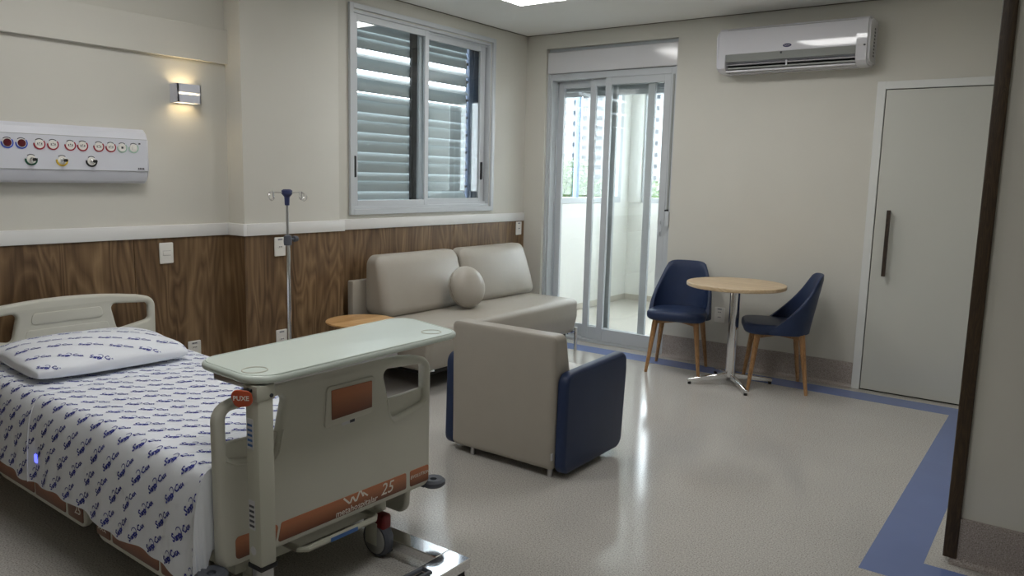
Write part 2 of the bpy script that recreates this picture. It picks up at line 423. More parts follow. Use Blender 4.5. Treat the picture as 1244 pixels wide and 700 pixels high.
struct(OB('wall_rear', box(-4.45, XE+.2, YB-.2, YB, 0, CZ+.12), 'wall', smooth=False), 'plain cream wall behind the viewer', 'wall')
struct(OB('wall_side', box(XE, XE+.2, YB, YS, 0, CZ+.12), 'wall', smooth=False), 'plain cream wall opposite the bed', 'wall')

# wood wall panels, corner strips and white rail
PT = .014
def wpanel(b, parent): return OB('wood_panel', box(*b, bev=.0015, seg=1), 'panelwood', parent, smooth=False)
for y0, y1 in ((-1.5, -.32), (-.32, .95), (.95, 2.22), (2.22, YP0)):
    wpanel((XH, XH+PT, y0+.001, y1-.001, 0, RZ0), wl)
wpanel((XH+PT, XP+PT, YP0-PT, YP0, 0, RZ0), wp)
wpanel((XP, XP+PT, YP0, YP1-.008, 0, RZ0), wp)
OB('corner_strip', box(XP, XP+PT+.002, YP1-.008, YP1+PT, 0, RZ0, .001, 1), 'panelwood', wp, smooth=False)
wpanel((XW, XW+PT, YP1+PT+.001, 4.86, 0, RZ0), ww)
wpanel((XW, XW+PT, 4.862, D-.05, 0, RZ0), ww)
wpanel((XW, XW+PT, D-.048, D-.002, 0, RZ0), ww)
RT = .026
tr = boxes([(XH, XH+RT, YB, YP0-RT, RZ0, RZ1)], .002); struct(OB('trim_1', tr, 'rail'), 'white rail along the top of the panelling behind the bed', 'rail')
tr = boxes([(XH, XP+RT, YP0-RT, YP0, RZ0, RZ1), (XP, XP+RT, YP0, YP1+RT, RZ0, RZ1)], .002); struct(OB('trim_2', tr, 'rail'), 'white rail wrapping the pillar above its wood panelling', 'rail')
tr = boxes([(XW, XW+RT, YP1+RT, D-.012, RZ0, RZ1)], .002); struct(OB('trim_3', tr, 'rail'), 'white rail under the louvered window', 'rail')

# baseboards: tall speckled vinyl with a cove at the floor
def baseboard(name, p0, p1, nrm, label):
    p0 = Vector(p0); p1 = Vector(p1); n = Vector(nrm)
    prof = [(0, .183), (.010, .183), (.012, .178), (.012, .03), (.016, .016), (.026, .005), (.04, .0012), (0, .0012)]
    t = bmesh.new(); A = []; B = []
    for d, z in prof:
        A.append(t.verts.new((p0.x+n.x*d, p0.y+n.y*d, z))); B.append(t.verts.new((p1.x+n.x*d, p1.y+n.y*d, z)))
    k = len(prof)
    for i in range(k): t.faces.new((A[i], A[(i+1) % k], B[(i+1) % k], B[i]))
    t.faces.new(A); t.faces.new(B)
    return struct(OB(name, t, 'skirt', angle=50), label, 'baseboard')
baseboard('baseboard_back', (GX1+.002, D), (-1.203, D), (0, -1), 'tall speckled taupe baseboard behind the blue chairs')
baseboard('baseboard_corner', (XW+PT, D), (GX0-.002, D), (0, -1), 'short piece of speckled baseboard beside the balcony door')
baseboard('baseboard_right', (XR, YS), (XE, YS), (0, -1), 'tall speckled taupe baseboard beside the wood corner guard')

# ------------------------------------------------------------------ ceiling lights
def ceiling_light(x0, x1, y0, y1, label):
    t = thing('ceiling_light', label, 'light', ((x0+x1)/2, (y0+y1)/2, CZ))
    a = (x1-x0)/2; b = (y1-y0)/2; w = .008
    OB('light_frame', boxes([(-a-w, -a, -b-w, b+w, -.006, .001), (a, a+w, -b-w, b+w, -.006, .001), (-a, a, -b-w, -b, -.006, .001), (-a, a, b, b+w, -.006, .001)]), 'rail', t, smooth=False)
    OB('light_diffuser', box(-a, a, -b, b, -.004, .001), 'lampglow', t, smooth=False)
ceiling_light(-3.47, -2.87, 4.19, 4.79, 'square white lit ceiling panel above the sofa')
ceiling_light(-2.05, -1.45, 4.0, 4.6, 'square white lit ceiling panel between the armchair and pedestal table')
ceiling_light(-3.3, -2.7, 1.5, 2.1, 'square white lit ceiling panel above the hospital bed')
ceiling_light(-1.45, -.85, .9, 1.5, 'square white lit ceiling panel beyond the foot of the bed')

# ------------------------------------------------------------------ louvered window
wn = thing('window_1', 'white sliding window with grey horizontal louver slats behind the glass', 'window', (XW, (WY0+WY1)/2, WZ0), kind='structure')
def lw(lst, bev=.0015):   # boxes given in room coordinates -> local to window
    o = wn.location
    return boxes([(a-o.x, b-o.x, c-o.y, d-o.y, e-o.z, f-o.z) for a, b, c, d, e, f in lst], bev, 1)
FY0, FY1, FZ0, FZ1 = 3.735, 5.374, 1.155, 2.602
OB('window_frame', lw([(XW, XW+.022, FY0, FY0+.034, FZ0, FZ1), (XW, XW+.022, FY1-.034, FY1, FZ0, FZ1), (XW, XW+.022, FY0+.034, FY1-.034, FZ1-.034, FZ1), (XW, XW+.022, FY0+.034, FY1-.034, FZ0, FZ0+.04),
    (XW-.13, XW, WY0-.0, WY0+.012, WZ0, WZ1), (XW-.13, XW, WY1-.012, WY1, WZ0, WZ1), (XW-.13, XW, WY0, WY1, WZ1-.02, WZ1), (XW-.13, XW, WY0, WY1, WZ0, WZ0+.022),
    (XW-.036, XW-.030, WY0, WY1, WZ0, WZ0+.04), (XW-.036, XW-.030, WY0, WY1, WZ1-.035, WZ1)]), 'alu', wn)
def sash(xc, y0, y1, z0, z1, hy, hside, stl, strr):
    r = .045
    s = OB('sash', lw([(xc-.012, xc+.012, y0, y0+stl, z0, z1), (xc-.012, xc+.012, y1-strr, y1, z0, z1), (xc-.011, xc+.011, y0+stl, y1-strr, z1-r, z1), (xc-.011, xc+.011, y0+stl, y1-strr, z0, z0+.04)]), 'alu', wn)
    OB('pane', lw([(xc-.002, xc+.002, y0+stl-.005, y1-strr+.005, z0+.035, z1-r+.005)], 0), 'louverglass', s, smooth=False)
    o = wn.location
    h = rbox(.018, .024, .15, .006, 2, 2); bmesh.ops.translate(h, verts=h.verts, vec=(xc+.013-o.x, hy-o.y, 1.495-o.z)); OB('pull_handle', h, 'black', s)
sash(XW-.014, WY0+.012, 4.558, WZ0+.022, WZ1-.022, 3.786+.005, 0, .034, .042)
sash(XW-.052, 4.49, WY1-.03, WZ0+.028, WZ1-.03, 5.27, 1, .042, .062)
o_ = wn.location
OB('dark_jamb', lw([(XW-.09, XW-.066, 4.435, 4.60, WZ0+.03, WZ1-.03)]), 'black', wn)
OB('shutter_post', lw([(XW-.12, XW-.075, 5.14, 5.17, WZ0+.022, WZ1-.02), (XW-.13, XW-.10, 5.17, 5.325, WZ0+.022, WZ1-.02), (XW-.10, XW-.09, 5.215, 5.235, WZ0+.022, WZ1-.02)]), 'navyframe', wn)
OB('actuator_rod', lw([(XW-.105, XW-.097, 5.115, 5.123, WZ0+.06, WZ1-.15)]), 'steel', wn)
# slats: alternate nearly shut and open ones
zz = [2.523, 2.461, 2.411, 2.332, 2.266, 2.186, 2.121, 2.032, 1.976, 1.891, 1.830, 1.748, 1.686, 1.606, 1.540, 1.460, 1.397, 1.321, 1.26, 1.205]
for i in range(len(zz)-1):
    z1, z0 = zz[i], zz[i+1]; h = z1-z0; zc = (z0+z1)/2 - WZ0
    opening = {3: 52, 5: 50, 7: 34}.get(i, 12 if i % 2 == 0 else 24)
    if opening > 28: zc -= (h+.008)/2*(1-math.cos(math.radians(opening)))
    t = bmesh.new(); a = math.radians(opening); hl = (h+.008)/2
    n = 6; top = []; bot = []
    for k in range(n+1):
        s = -hl + 2*hl*k/n; cv = .004*(1-(s/hl)**2)
        # tilt: upper edge leans outwards (-x)
        dx = -math.sin(a)*s + math.cos(a)*cv; dz = math.cos(a)*s + math.sin(a)*cv
        for L, th in ((top, .0012), (bot, -.0012)):
            L.append([t.verts.new((-.104+dx+th*math.cos(a), yy-o_.y, zc+dz+th*math.sin(a))) for yy in (WY0+.015, 5.13)])
    for k in range(n):
        t.faces.new((top[k][0], top[k][1], top[k+1][1], top[k+1][0])); t.faces.new((bot[k][0], bot[k+1][0], bot[k+1][1], bot[k][1]))
    for k in (0, n): t.faces.new((top[k][0], bot[k][0], bot[k][1], top[k][1]))
    OB('louver_slat', t, 'slat', wn)
    if i % 2 == 0 and 0 < i < 18:
        c = rbox(.02, .014, .022, .004, 2, 1); bmesh.ops.translate(c, verts=c.verts, vec=(-.092, 5.126-o_.y, zc)); OB('slat_clip', c, 'black', wn)

# ------------------------------------------------------------------ balcony door
dr = thing('door_1', 'white three-leaf sliding glass door to the balcony with roller shutter box', 'door', ((GX0+GX1)/2, D, 0), kind='structure')
def ld(lst, bev=.0015):
    o = dr.location
    return boxes([(a-o.x, b-o.x, c-o.y, d-o.y, e, f) for a, b, c, d, e, f in lst], bev, 1)
OB('door_frame', ld([(GX0, GX0+.042, D+.045, D+.185, .0, 2.36), (GX0+.042, GX0+.05, D+.118, D+.125, .03, 2.31), (GX0, GX0+.022, D+.03, D+.045, .0, 2.36), (GX1-.065, GX1, D+.045, D+.185, .0, 2.36), (GX1-.02, GX1, D+.02, D+.045, 0, 2.36),
   (GX0+.042, GX1-.065, D+.045, D+.185, 2.305, 2.36), (GX0+.042, GX1-.065, D+.045, D+.185, .0, .022)]), 'alu', dr)
OB('shutter_box', ld([(GX0+.004, GX1-.004, D+.014, D+.195, 2.362, 2.545)], .006), 'boxwhite', dr)
OB('box_gap', ld([(GX0, GX1, D+.05, D+.19, 2.546, GZ)], 0), 'shutter', dr, smooth=False)
def leaf(yc, x0, x1, w0, w1, ztop):
    s = OB('sliding_leaf', ld([(x0, x0+w0, yc-.016, yc+.016, .024, ztop), (x1-w1, x1, yc-.016, yc+.016, .024, ztop), (x0+w0, x1-w1, yc-.015, yc+.015, ztop-.06, ztop), (x0+w0, x1-w1, yc-.015, yc+.015, .024, .135)]), 'alu', dr)
    OB('pane', ld([(x0+w0-.004, x1-w1+.004, yc-.003, yc+.003, .13, ztop-.055)], 0), 'glass', s, smooth=False)
    return s
leaf(D+.155, -3.895, -3.30, .056, .055, 2.304)
leaf(D+.105, -3.536, -2.92, .056, .062, 2.3042)
sC = leaf(D+.065, -3.365, -2.762, .056, .060, 2.3044)
o = dr.location
OB('lock_handle', ld([(-2.802, -2.782, D+.042, D+.05, .99, 1.13), (-2.797, -2.787, D+.028, D+.043, 1.0, 1.03), (-2.797, -2.787, D+.028, D+.043, 1.09, 1.12)]), 'alu', sC)
for i in range(5):
    z = 2.172+.043*i
    t = rbox(GX1-GX0-.08, .012, .042, .005, 2, 2); bmesh.ops.translate(t, verts=t.verts, vec=(0, .205, z+.021)); OB('shutter_slat', t, 'shutter', dr)
OB('shutter_strap', ld([(-2.742, -2.726, D+.036, D+.039, 1.2, 2.3)], 0), 'acgrey', dr)
wd = rbox(.036, .03, .125, .008, 2, 2); bmesh.ops.translate(wd, verts=wd.verts, vec=(-2.712-o.x, -.002, 1.14)); wdo = OB('strap_winder', wd, 'alu', dr)
OB('winder_slot', ld([(-2.740, -2.722, D-.006, D+.036, 1.2, 1.215)]), 'black', wdo)

# ------------------------------------------------------------------ balcony and street
BX, BYF = -4.414, 8.42
struct(OB('floor_balcony', box(BX, -1.0, D+.2, BYF, -.12, -.002), 'bfloor', smooth=False), 'pale tiled balcony floor', 'floor')
struct(OB('ceiling_balcony', box(BX-.2, -1.0, D+.2, BYF+.2, 2.66, 2.8), 'bwall', smooth=False), 'white balcony ceiling', 'ceiling')
b1 = struct(OB('wall_balcony_side', boxes([(BX-.15, BX, D+.2, BYF+.15, -.12, 1.185), (BX-.15, BX, D+.2, BYF+.15, 2.5, 2.66), (BX-.15, BX, 8.19, BYF+.15, 1.185, 2.5), (BX-.15, BX, D+.2, 6.25, 1.185, 2.5)]), 'bwall', smooth=False), 'white balcony parapet under the sliding windows', 'wall')
b2 = struct(OB('wall_balcony_end', boxes([(BX, -1.0, BYF, BYF+.15, -.12, 1.185), (BX, -1.0, BYF, BYF+.15, 2.5, 2.66), (BX, -4.25, BYF-.03, BYF+.15, 1.185, 2.5)]), 'bwall', smooth=False), 'white end wall of the balcony', 'wall')
struct(OB('wall_balcony_far', box(-1.0, -.85, D+.2, BYF+.15, -.12, 2.8), 'bwall', smooth=False), 'white inner wall of the balcony', 'wall')
for w, args in ((b1, (BX, BX+.008, D+.2, BYF, 0, .07)), (b2, (BX+.008, -1.0, BYF-.008, BYF, 0, .07))):
    OB('tile_skirting', box(*args), 'bfloor', w, smooth=False)
w2 = thing('window_2', 'white sliding window above the side parapet of the balcony', 'window', (BX, 7.2, 1.185), kind='structure')
def bw(lst, root, bev=.002):
    o = root.location
    return boxes([(a-o.x, b-o.x, c-o.y, d-o.y, e-o.z, f-o.z) for a, b, c, d, e, f in lst], bev, 1)
OB('window_frame', bw([(BX-.1, BX+.01, 6.25, 8.19, 1.185, 1.25), (BX-.1, BX+.01, 6.25, 8.19, 2.45, 2.5), (BX-.1, BX+.01, 6.25, 6.29, 1.25, 2.45), (BX-.1, BX+.01, 8.12, 8.19, 1.25, 2.45)], w2), 'alu', w2)
OB('mullion', bw([(BX-.05, BX, 7.21, 7.255, 1.25, 2.45)], w2), 'skyframe', w2)
for y0, y1 in ((6.29, 7.2), (7.26, 8.12)): OB('pane', bw([(BX-.04, BX-.034, y0, y1, 1.25, 2.45)], w2, 0), 'glass', w2, smooth=False)
w3 = thing('window_3', 'white sliding window above the end wall of the balcony', 'window', (-3.2, BYF, 1.185), kind='structure')
OB('window_frame', bw([(-4.25, -1.0, BYF, BYF+.1, 1.185, 1.245), (-4.25, -1.0, BYF, BYF+.1, 2.45, 2.5), (-4.25, -4.2, BYF, BYF+.1, 1.245, 2.45), (-3.25, -3.19, BYF, BYF+.1, 1.245, 2.45), (-2.1, -2.04, BYF, BYF+.1, 1.245, 2.45)], w3), 'alu', w3)
for x0, x1 in ((-4.2, -3.25), (-3.19, -2.1), (-2.04, -1.0)): OB('pane', bw([(x0, x1, BYF+.04, BYF+.046, 1.245, 2.45)], w3, 0), 'glass', w3, smooth=False)

struct(OB('ground', box(-260, 200, 9.5, 420, -14.3, -14), 'ground', smooth=False), 'grey street ground far below the balcony', 'ground')
def building(label, dist, az0, az1, cols, h=60, wide=1.1, tall=1.3, pitch=3.3, zoff=.9):
    a = (az0+az1)/2; c = Vector((-math.sin(a), math.cos(a), 0))*dist
    wdt = 2*dist*math.tan((az1-az0)/2)
    t = thing('apartment_building', label, 'building', (c.x, c.y, -14), a, 'far apartment blocks')
    OB('building_wall', box(-wdt/2, wdt/2, 0, 14, 0, h+14), 'building', t, smooth=False)
    wm = None
    for cx, cw in cols:
        for k in range(-4, 9):
            z = 14+CAM_H+k*pitch+zoff
            ob = OB('window_pane', box(cx*wdt-cw/2, cx*wdt+cw/2, -.12, .05, z-tall/2, z+tall/2), 'bwin', t, smooth=False)
            OB('window_sill', box(cx*wdt-cw/2-.1, cx*wdt+cw/2+.1, -.3, 0, z-tall/2-.15, z-tall/2), 'building', ob, smooth=False)
def az(x, y): return math.atan2(-x, y)
building('white apartment block with one column of small windows', 250, az(-.520, .8545), az(-.545, .838), [(.22, 1.1), (.42, .9), (-.2, 1.1)])
building('white apartment block with wide horizontal windows', 270, az(-.478, .878), az(-.519, .855), [(-.43, 1.6), (-.06, 2.6), (.3, 2.6)])
building('cream apartment block with paired narrow windows', 230, az(-.36, .933), az(-.455, .89), [(-.36, .9), (-.3, .9), (.0, .9), (.2, .9)])
def tree(label, dist, px, top, rad, seed):
    rnd = random.Random(seed); d = Vector(px).normalized()*dist
    t = thing('street_tree', label, 'tree', (d.x, d.y, -14), 0, 'street trees below the balcony')
    H = top+14
    OB('trunk', cyl((0, 0, 0), (0, 0, H-rad*1.2), .25, .14, 10), 'bark', t)
    bm = bmesh.new()
    blobs = [Vector((rnd.uniform(-1, 1)*rad*.6, rnd.uniform(-1, 1)*rad*.6, H-rad*1.0+rnd.uniform(-1.2, .45)*rad)) for _ in range(16)]
    for _ in range(2600):
        b = rnd.choice(blobs); v = Vector((rnd.gauss(0, 1), rnd.gauss(0, 1), rnd.gauss(0, 1))).normalized()*rad*.5*rnd.uniform(.6, 1.05)
        p = b+v; n = Vector((rnd.gauss(0, 1), rnd.gauss(0, 1), rnd.gauss(0, 1))).normalized(); a = n.orthogonal().normalized(); c = n.cross(a); s = rnd.uniform(.10, .2)
        vs_ = [bm.verts.new(p+a*s), bm.verts.new(p+c*s*.6), bm.verts.new(p-a*s), bm.verts.new(p-c*s*.6)]
        bm.faces.new(vs_)
    OB('foliage', bm, 'leaf', t, smooth=False)['kind'] = 'stuff'
tree('leafy green tree below the balcony beside the small windowed block', 52, (-.531, .847), 3.3, 2.3, 3)
tree('leafy green tree in front of the block with wide windows', 56, (-.500, .866), 2.6, 2.5, 5)
tree('leafy green tree in front of the cream apartment block', 50, (-.437, .899), 2.2, 2.2, 8)

# ------------------------------------------------------------------ white door with bar handle
d2 = thing('door_2', 'plain white flush door with dark vertical bar handle', 'door', (-.735, D, 0), kind='structure')
OB('door_frame', boxes([(-.467, -.413, -.024, .02, 0, 2.152), (.413, .467, -.024, .02, 0, 2.152), (-.413, .413, -.024, .02, 2.10, 2.152)], .002, 1), 'doorframe', d2)
OB('door_gap', box(-.413, .413, -.004, .02, 0, 2.10), 'dark', d2, smooth=False)
OB('door_leaf', box(-.407, .407, -.02, -.003, .01, 2.094, .0015, 1), 'doorwhite', d2)
hb = OB('bar_handle', box(-.328, -.304, -.075, -.055, .83, 1.285, .002, 1), 'bronze', d2)
for z in (.85, 1.265): OB('handle_post', box(-.323, -.309, -.056, -.019, z-.008, z+.008), 'steel', hb)

# ------------------------------------------------------------------ corner guard
cg = bmesh.new()
G = .024
ol = rpoly([(-G, -G*.8), (G, -G*.8), (G, 0), (0, 0), (0, G), (-G, G)], [.008, .004, 0, 0, 0, .004], 3)
lo = [cg.verts.new((x, y, .02)) for x, y in ol]; hi = [cg.verts.new((x, y, CZ-.01)) for x, y in ol]
for i in range(len(ol)): cg.faces.new((lo[i], lo[(i+1) % len(ol)], hi[(i+1) % len(ol)], hi[i]))
cg.faces.new(lo); cg.faces.new(hi)
bmesh.ops.translate(cg, verts=cg.verts, vec=(XR, YS, 0))
tag(OB('corner_guard', cg, 'guard'), 'tall dark brown wooden corner guard on the wall edge', 'corner guard')

# ------------------------------------------------------------------ air conditioner
ac = thing('air_conditioner', 'white split air conditioner on the wall above the white door', 'air conditioner', (-1.766, D, 2.25))
prof = [(0, .318), (-.15, .318), (-.178, .312), (-.196, .294), (-.203, .25), (-.203, .128), (-.198, .125), (-.16, .10), (-.10, .035), (-.085, .0), (0, 0)]
def extr(prof, x0, x1):
    t = bmesh.new(); A = [t.verts.new((x0, y, z)) for y, z in prof]; B = [t.verts.new((x1, y, z)) for y, z in prof]; k = len(prof)
    for i in range(k): t.faces.new((A[i], A[(i+1) % k], B[(i+1) % k], B[i]))
    t.faces.new(A); t.faces.new(list(reversed(B))); return t
body = OB('body', extr(prof, -.46, .445), 'acwhite', ac)
endp = [(0, .318), (-.15, .318), (-.178, .312), (-.196, .294), (-.203, .25), (-.203, .06), (-.195, .03), (-.17, .010), (-.14, 0), (0, 0)]
for x0, x1 in ((-.53, -.46), (.445, .53)):
    t = extr(endp, x0, x1)
    out = x0 if x0 < 0 else x1
    es = [e for e in t.edges if all(abs(v.co.x-out) < 1e-6 for v in e.verts) and not all(abs(v.co.y) < 1e-6 for v in e.verts)]
    bmesh.ops.bevel(t, geom=es, offset=.018, segments=3, affect='EDGES')
    OB('end_cap', t, 'acwhite', ac)
OB('bottom_lip', box(-.46, .445, -.178, -.13, .002, .016, .005), 'acwhite', ac)
OB('outlet_cavity', box(-.46, .445, -.128, -.09, .02, .10), 'dark', ac, smooth=False)
vn = bmesh.new(); A = []; B = []
for k in range(7):
    th = k/6; y = -.200+.02*th; z = .125-.048*th; A.append(vn.verts.new((-.457, y, z))); B.append(vn.verts.new((.442, y, z)))
for k in range(6, -1, -1):
    th = k/6; y = -.194+.02*th; z = .122-.048*th; A.append(vn.verts.new((-.457, y, z))); B.append(vn.verts.new((.442, y, z)))
for i in range(14): vn.faces.new((A[i], A[(i+1) % 14], B[(i+1) % 14], B[i]))
vn.faces.new(A); vn.faces.new(B)
OB('outlet_vane', vn, 'acgrey', ac)
OB('inner_louver', box(-.455, .44, -.176, -.13, .052, .057, .002, 1), 'acwhite', ac)
OB('inner_louver', box(-.455, .44, -.172, -.12, .024, .036, .0015, 1), 'acgrey', ac)
OB('louver_link', box(-.022, -.014, -.180, -.165, .030, .068), 'acwhite', ac)
OB('panel_seam', box(-.452, .436, -.2008, -.19, .296, .2975), 'acgrey', body, smooth=False)
lg = plate([[(.030*math.cos(a*PI/16), .0125*math.sin(a*PI/16)) for a in range(32)]], .002); place(lg, (-.012, -.2035, .162), (1, 0, 0), (0, 0, 1)); lgo = OB('oval_badge', lg, 'navylogo', ac)
sg = ribbon([(-.02+.0025*i, .0022*math.sin(i*1.3)) for i in range(17)], .0018); place(sg, (-.012, -.2050, .162), (1, 0, 0), (0, 0, 1)); OB('badge_script', sg, 'white_print', lgo, smooth=False)
st = plate([rect(-.028, .028, -.008, .008, .002)], .0015); place(st, (.484, -.2034, .126), (1, 0, 0), (0, 0, 1)); sto = OB('energy_sticker', st, 'paper', ac)
st = plate([[(.008*math.cos(a*PI/8), .006*math.sin(a*PI/8)) for a in range(16)]], .001); place(st, (.498, -.2046, .126), (1, 0, 0), (0, 0, 1)); OB('sticker_dot', st, 'ink', sto)
st = plate([rect(-.006, .006, -.007, .007)], .001); place(st, (-.052, -.2015, .116), (1, 0, 0), (0, 0, 1)); OB('receiver_eye', st, 'ink', ac)
OB('side_vents', boxes([(.529, .5315, -.09, -.06, .06+.022*i, .072+.022*i) for i in range(9)]), 'ink', ac, smooth=False)

# ------------------------------------------------------------------ wall plates
def wplate(name, label, cat, org, ex, kind):
    """ex: direction of the plate's width along the wall; normal = ex x z"""
    t = thing(name, label, cat, org, math.atan2(ex[1], ex[0]))
    # local: x width, -y outward
    w, h = .083, .12
    p = plate([rect(-w/2, w/2, -h/2, h/2, .006)], .009, .003); place(p, (0, -.0045, 0), (1, 0, 0), (0, 0, 1)); OB('cover_plate', p, 'plate', t)
    if kind == 'switch':
        p = plate([rect(-.023, .023, -.012, .012, .002)], .004, .001); place(p, (0, -.0105, .0), (1, 0, 0), (0, 0, 1)); OB('rocker', p, 'plate', t)
        OB('rocker_edge', boxes([(-.0245, .0245, -.0098, -.008, -.0135, -.0125), (-.0245, .0245, -.0098, -.008, .0125, .0135)]), 'ink', t, smooth=False)
    else:
        rows = (.022, -.018) if kind == 'double' else (0,)
        for zr in rows:
            p = plate([rpoly([(-.021, 0), (-.013, .011), (.013, .011), (.021, 0), (.013, -.011), (-.013, -.011)], .003)], .003, .001); place(p, (0, -.0100, zr), (1, 0, 0), (0, 0, 1)); s = OB('socket', p, 'plate', t)
            OB('socket_holes', boxes([(x-.0025, x+.0025, -.0122, -.0110, zr-.003, zr+.003) for x in (-.009, 0, .009)]), 'ink', s, smooth=False)
        st = plate([rect(-.02, .02, -.006, .006, .001)], .0008); place(st, (0, -.0094, .046), (1, 0, 0), (0, 0, 1)); s = OB('voltage_sticker', st, 'paper', t)
        OB('sticker_bars', boxes([(-.016+.008*i, -.011+.008*i, -.0103, -.0095, .0425, .0495) for i in range(4)]), 'ink', s, smooth=False)
    return t
EY = (0, 1, 0)
wplate('switch_plate', 'white light switch plate on the wood panelling behind the bed', 'switch', (XH+PT+.001, 2.405, .965), EY, 'switch')
wplate('socket_plate', 'white double power socket low behind the bed headboard', 'socket', (XH+PT+.001, 2.56, .365), EY, 'double')
wplate('socket_plate', 'white power socket just under the rail beside the infusion stand', 'socket', (XP+PT+.001, 3.075, .975), EY, 'single')
wplate('socket_plate', 'white power socket low on the pillar behind the overbed table', 'socket', (XP+PT+.001, 3.075, .38), EY, 'single')
wplate('socket_plate', 'white power socket under the rail above the sofa end', 'socket', (XW+PT+.001, 5.765, .985), EY, 'single')
wplate('socket_plate', 'white double power socket on the wall behind the pedestal table', 'socket', (-2.218, D-.001, .407), (1, 0, 0), 'double')

# ------------------------------------------------------------------ wall sconce
sc = thing('wall_sconce', 'small white block wall sconce glowing up and down', 'lamp', (XH, 2.545, 1.873))
OB('lamp_body', boxes([(.075, .085, -.07, .07, .007, .052), (.075, .085, -.07, .07, -.052, -.007), (.012, .085, -.07, -.064, -.052, .052), (.012, .085, .064, .07, -.052, .052), (0, .012, -.07, .07, -.052, .052), (.012, .064, -.064, .064, -.012, .012)], .0005, 1), 'sconce', sc)
OB('light_slit', boxes([(.066, .072, -.062, .062, -.004, .004)]), 'slitglow', sc, smooth=False)
OB('light_opening', boxes([(.02, .06, -.05, .05, .0125, .0145)]), 'sconceglow', sc, smooth=False)
OB('light_opening', boxes([(.02, .06, -.05, .05, -.0145, -.0125)]), 'sconceglow', sc, smooth=False)

# ------------------------------------------------------------------ medical gas console
cs = thing('medical_gas_console', 'long white medical gas and power console on the wall above the bed', 'wall panel', (XH, 1.5, 1.362))
P = [(0, .292), (.055, .292), (.078, .272), (.090, .242), (.095, .236), (.095, .068), (.090, .064), (.084, .040), (.066, .012), (.05, .002), (0, 0)]
t = bmesh.new(); y0, y1 = -.75, .775
A = [t.verts.new((x, y0, z)) for x, z in P]; B = [t.verts.new((x, y1, z)) for x, z in P]; k = len(P)
for i in range(k): t.faces.new((A[i], A[(i+1) % k], B[(i+1) % k], B[i]))
t.faces.new(A); t.faces.new(B)
bdy = OB('housing', t, 'console', cs, angle=20)
ec = bmesh.new()
A = [ec.verts.new((x, y1, z)) for x, z in P]; B = [ec.verts.new((x*.95, y1+.008, .146+(z-.146)*.965)) for x, z in P]; C_ = [ec.verts.new((x*.84, y1+.014, .146+(z-.146)*.91)) for x, z in P]
for Q, R in ((A, B), (B, C_)):
    for i in range(k): ec.faces.new((Q[i], Q[(i+1) % k], R[(i+1) % k], R[i]))
ec.faces.new(C_)
OB('end_cap', ec, 'console', cs, angle=60)
OB('cover_seam', boxes([(.0945, .0955, y0, y1, .2355, .2375), (.0945, .0955, y0, y1, .0665, .0685)]), 'acgrey', bdy, smooth=False)
XF = .0955
def disc(r, th): return lathe([(0, 0), (r, 0), (r, th*.7), (r*.94, th), (0, th)], 24)
def onface(bm, y, z, dx=0): return place(bm, (XF+dx, y-1.5, z-1.362), (0, 1, 0), (0, 0, 1))
outl = [(1.588, 'c_blue'), (1.650, 'c_blue'), (1.730, 'c_red'), (1.792, 'c_red'), (1.874, 'c_red'), (1.934, 'c_red'), (2.015, 'c_red'), (2.077, 'c_red'), (2.137, 'c_mint'), (2.199, 'c_mint')]
for i, (y, c) in enumerate(outl):
    z = 1.552
    d = OB('round_outlet', onface(disc(.0215, .004), y, z), 'plate', cs)
    OB('color_ring', onface(ringarc(.022, .0275, math.radians(172), math.radians(398), 24, .003), y, z), c, d)
    OB('outlet_lettering', onface(ringarc(.023, .0265, math.radians(48), math.radians(132), 8, .001), y, z), 'ink' if i % 2 else 'c_black', d)
    if c == 'c_blue': OB('socket_insert', onface(disc(.018, .003), y, z, .004), 'maroon', d)
    elif c == 'c_red':
        OB('socket_holes', onface(boxes([(-.011, -.007, -.003, .005, 0, .001), (-.002, .002, .001, .007, 0, .001), (.007, .011, -.003, .005, 0, .001), (-.012, .012, -.006, -.0045, 0, .001)]), y, z, .004), 'ink', d, smooth=False)
    elif i == 8: OB('data_port', onface(boxes([(-.005, .005, -.006, .005, 0, .002)]), y, z, .004), 'ink', d, smooth=False)
    else: OB('call_button', onface(plate([rect(-.010, .010, -.010, .010, .003)], .004, .001), y, z, .005), 'plate', d)
for y, c in ((1.689, 'c_green'), (1.831, 'c_yellow'), (1.975, 'c_black')):
    z = 1.475
    d = OB('gas_outlet', onface(disc(.0215, .004), y, z), 'plate', cs)
    OB('color_ring', onface(ringarc(.021, .029, math.radians(172), math.radians(375), 20, .003), y, z), c, d)
    OB('outlet_lettering', onface(ringarc(.023, .0265, math.radians(48), math.radians(132), 8, .001), y, z), 'ink', d)
    OB('valve_stem', onface(lathe([(0, 0), (.011, 0), (.011, .012), (.008, .014), (.008, .03), (0, .03)], 16), y, z, .004), 'chrome', d)
    OB('valve_nozzle', onface(lathe([(0, .03), (.0065, .03), (.0075, .036), (.0075, .046), (0, .046)], 14), y, z, .004), 'black', d)
OB('logo_print', onface(boxes([(.728, .738, .022, .030, 0, .0006)]), 1.5, 1.55), 'ink', bdy, smooth=False)
OB('maker_print', onface(boxes([(-.018+.009*i, -.011+.009*i, -.004, .004, 0, .0006) for i in range(4)]+[(-.02, .02, -.008, -.0065, 0, .0006)]), 2.238, 1.443), 'ink', bdy, smooth=False)

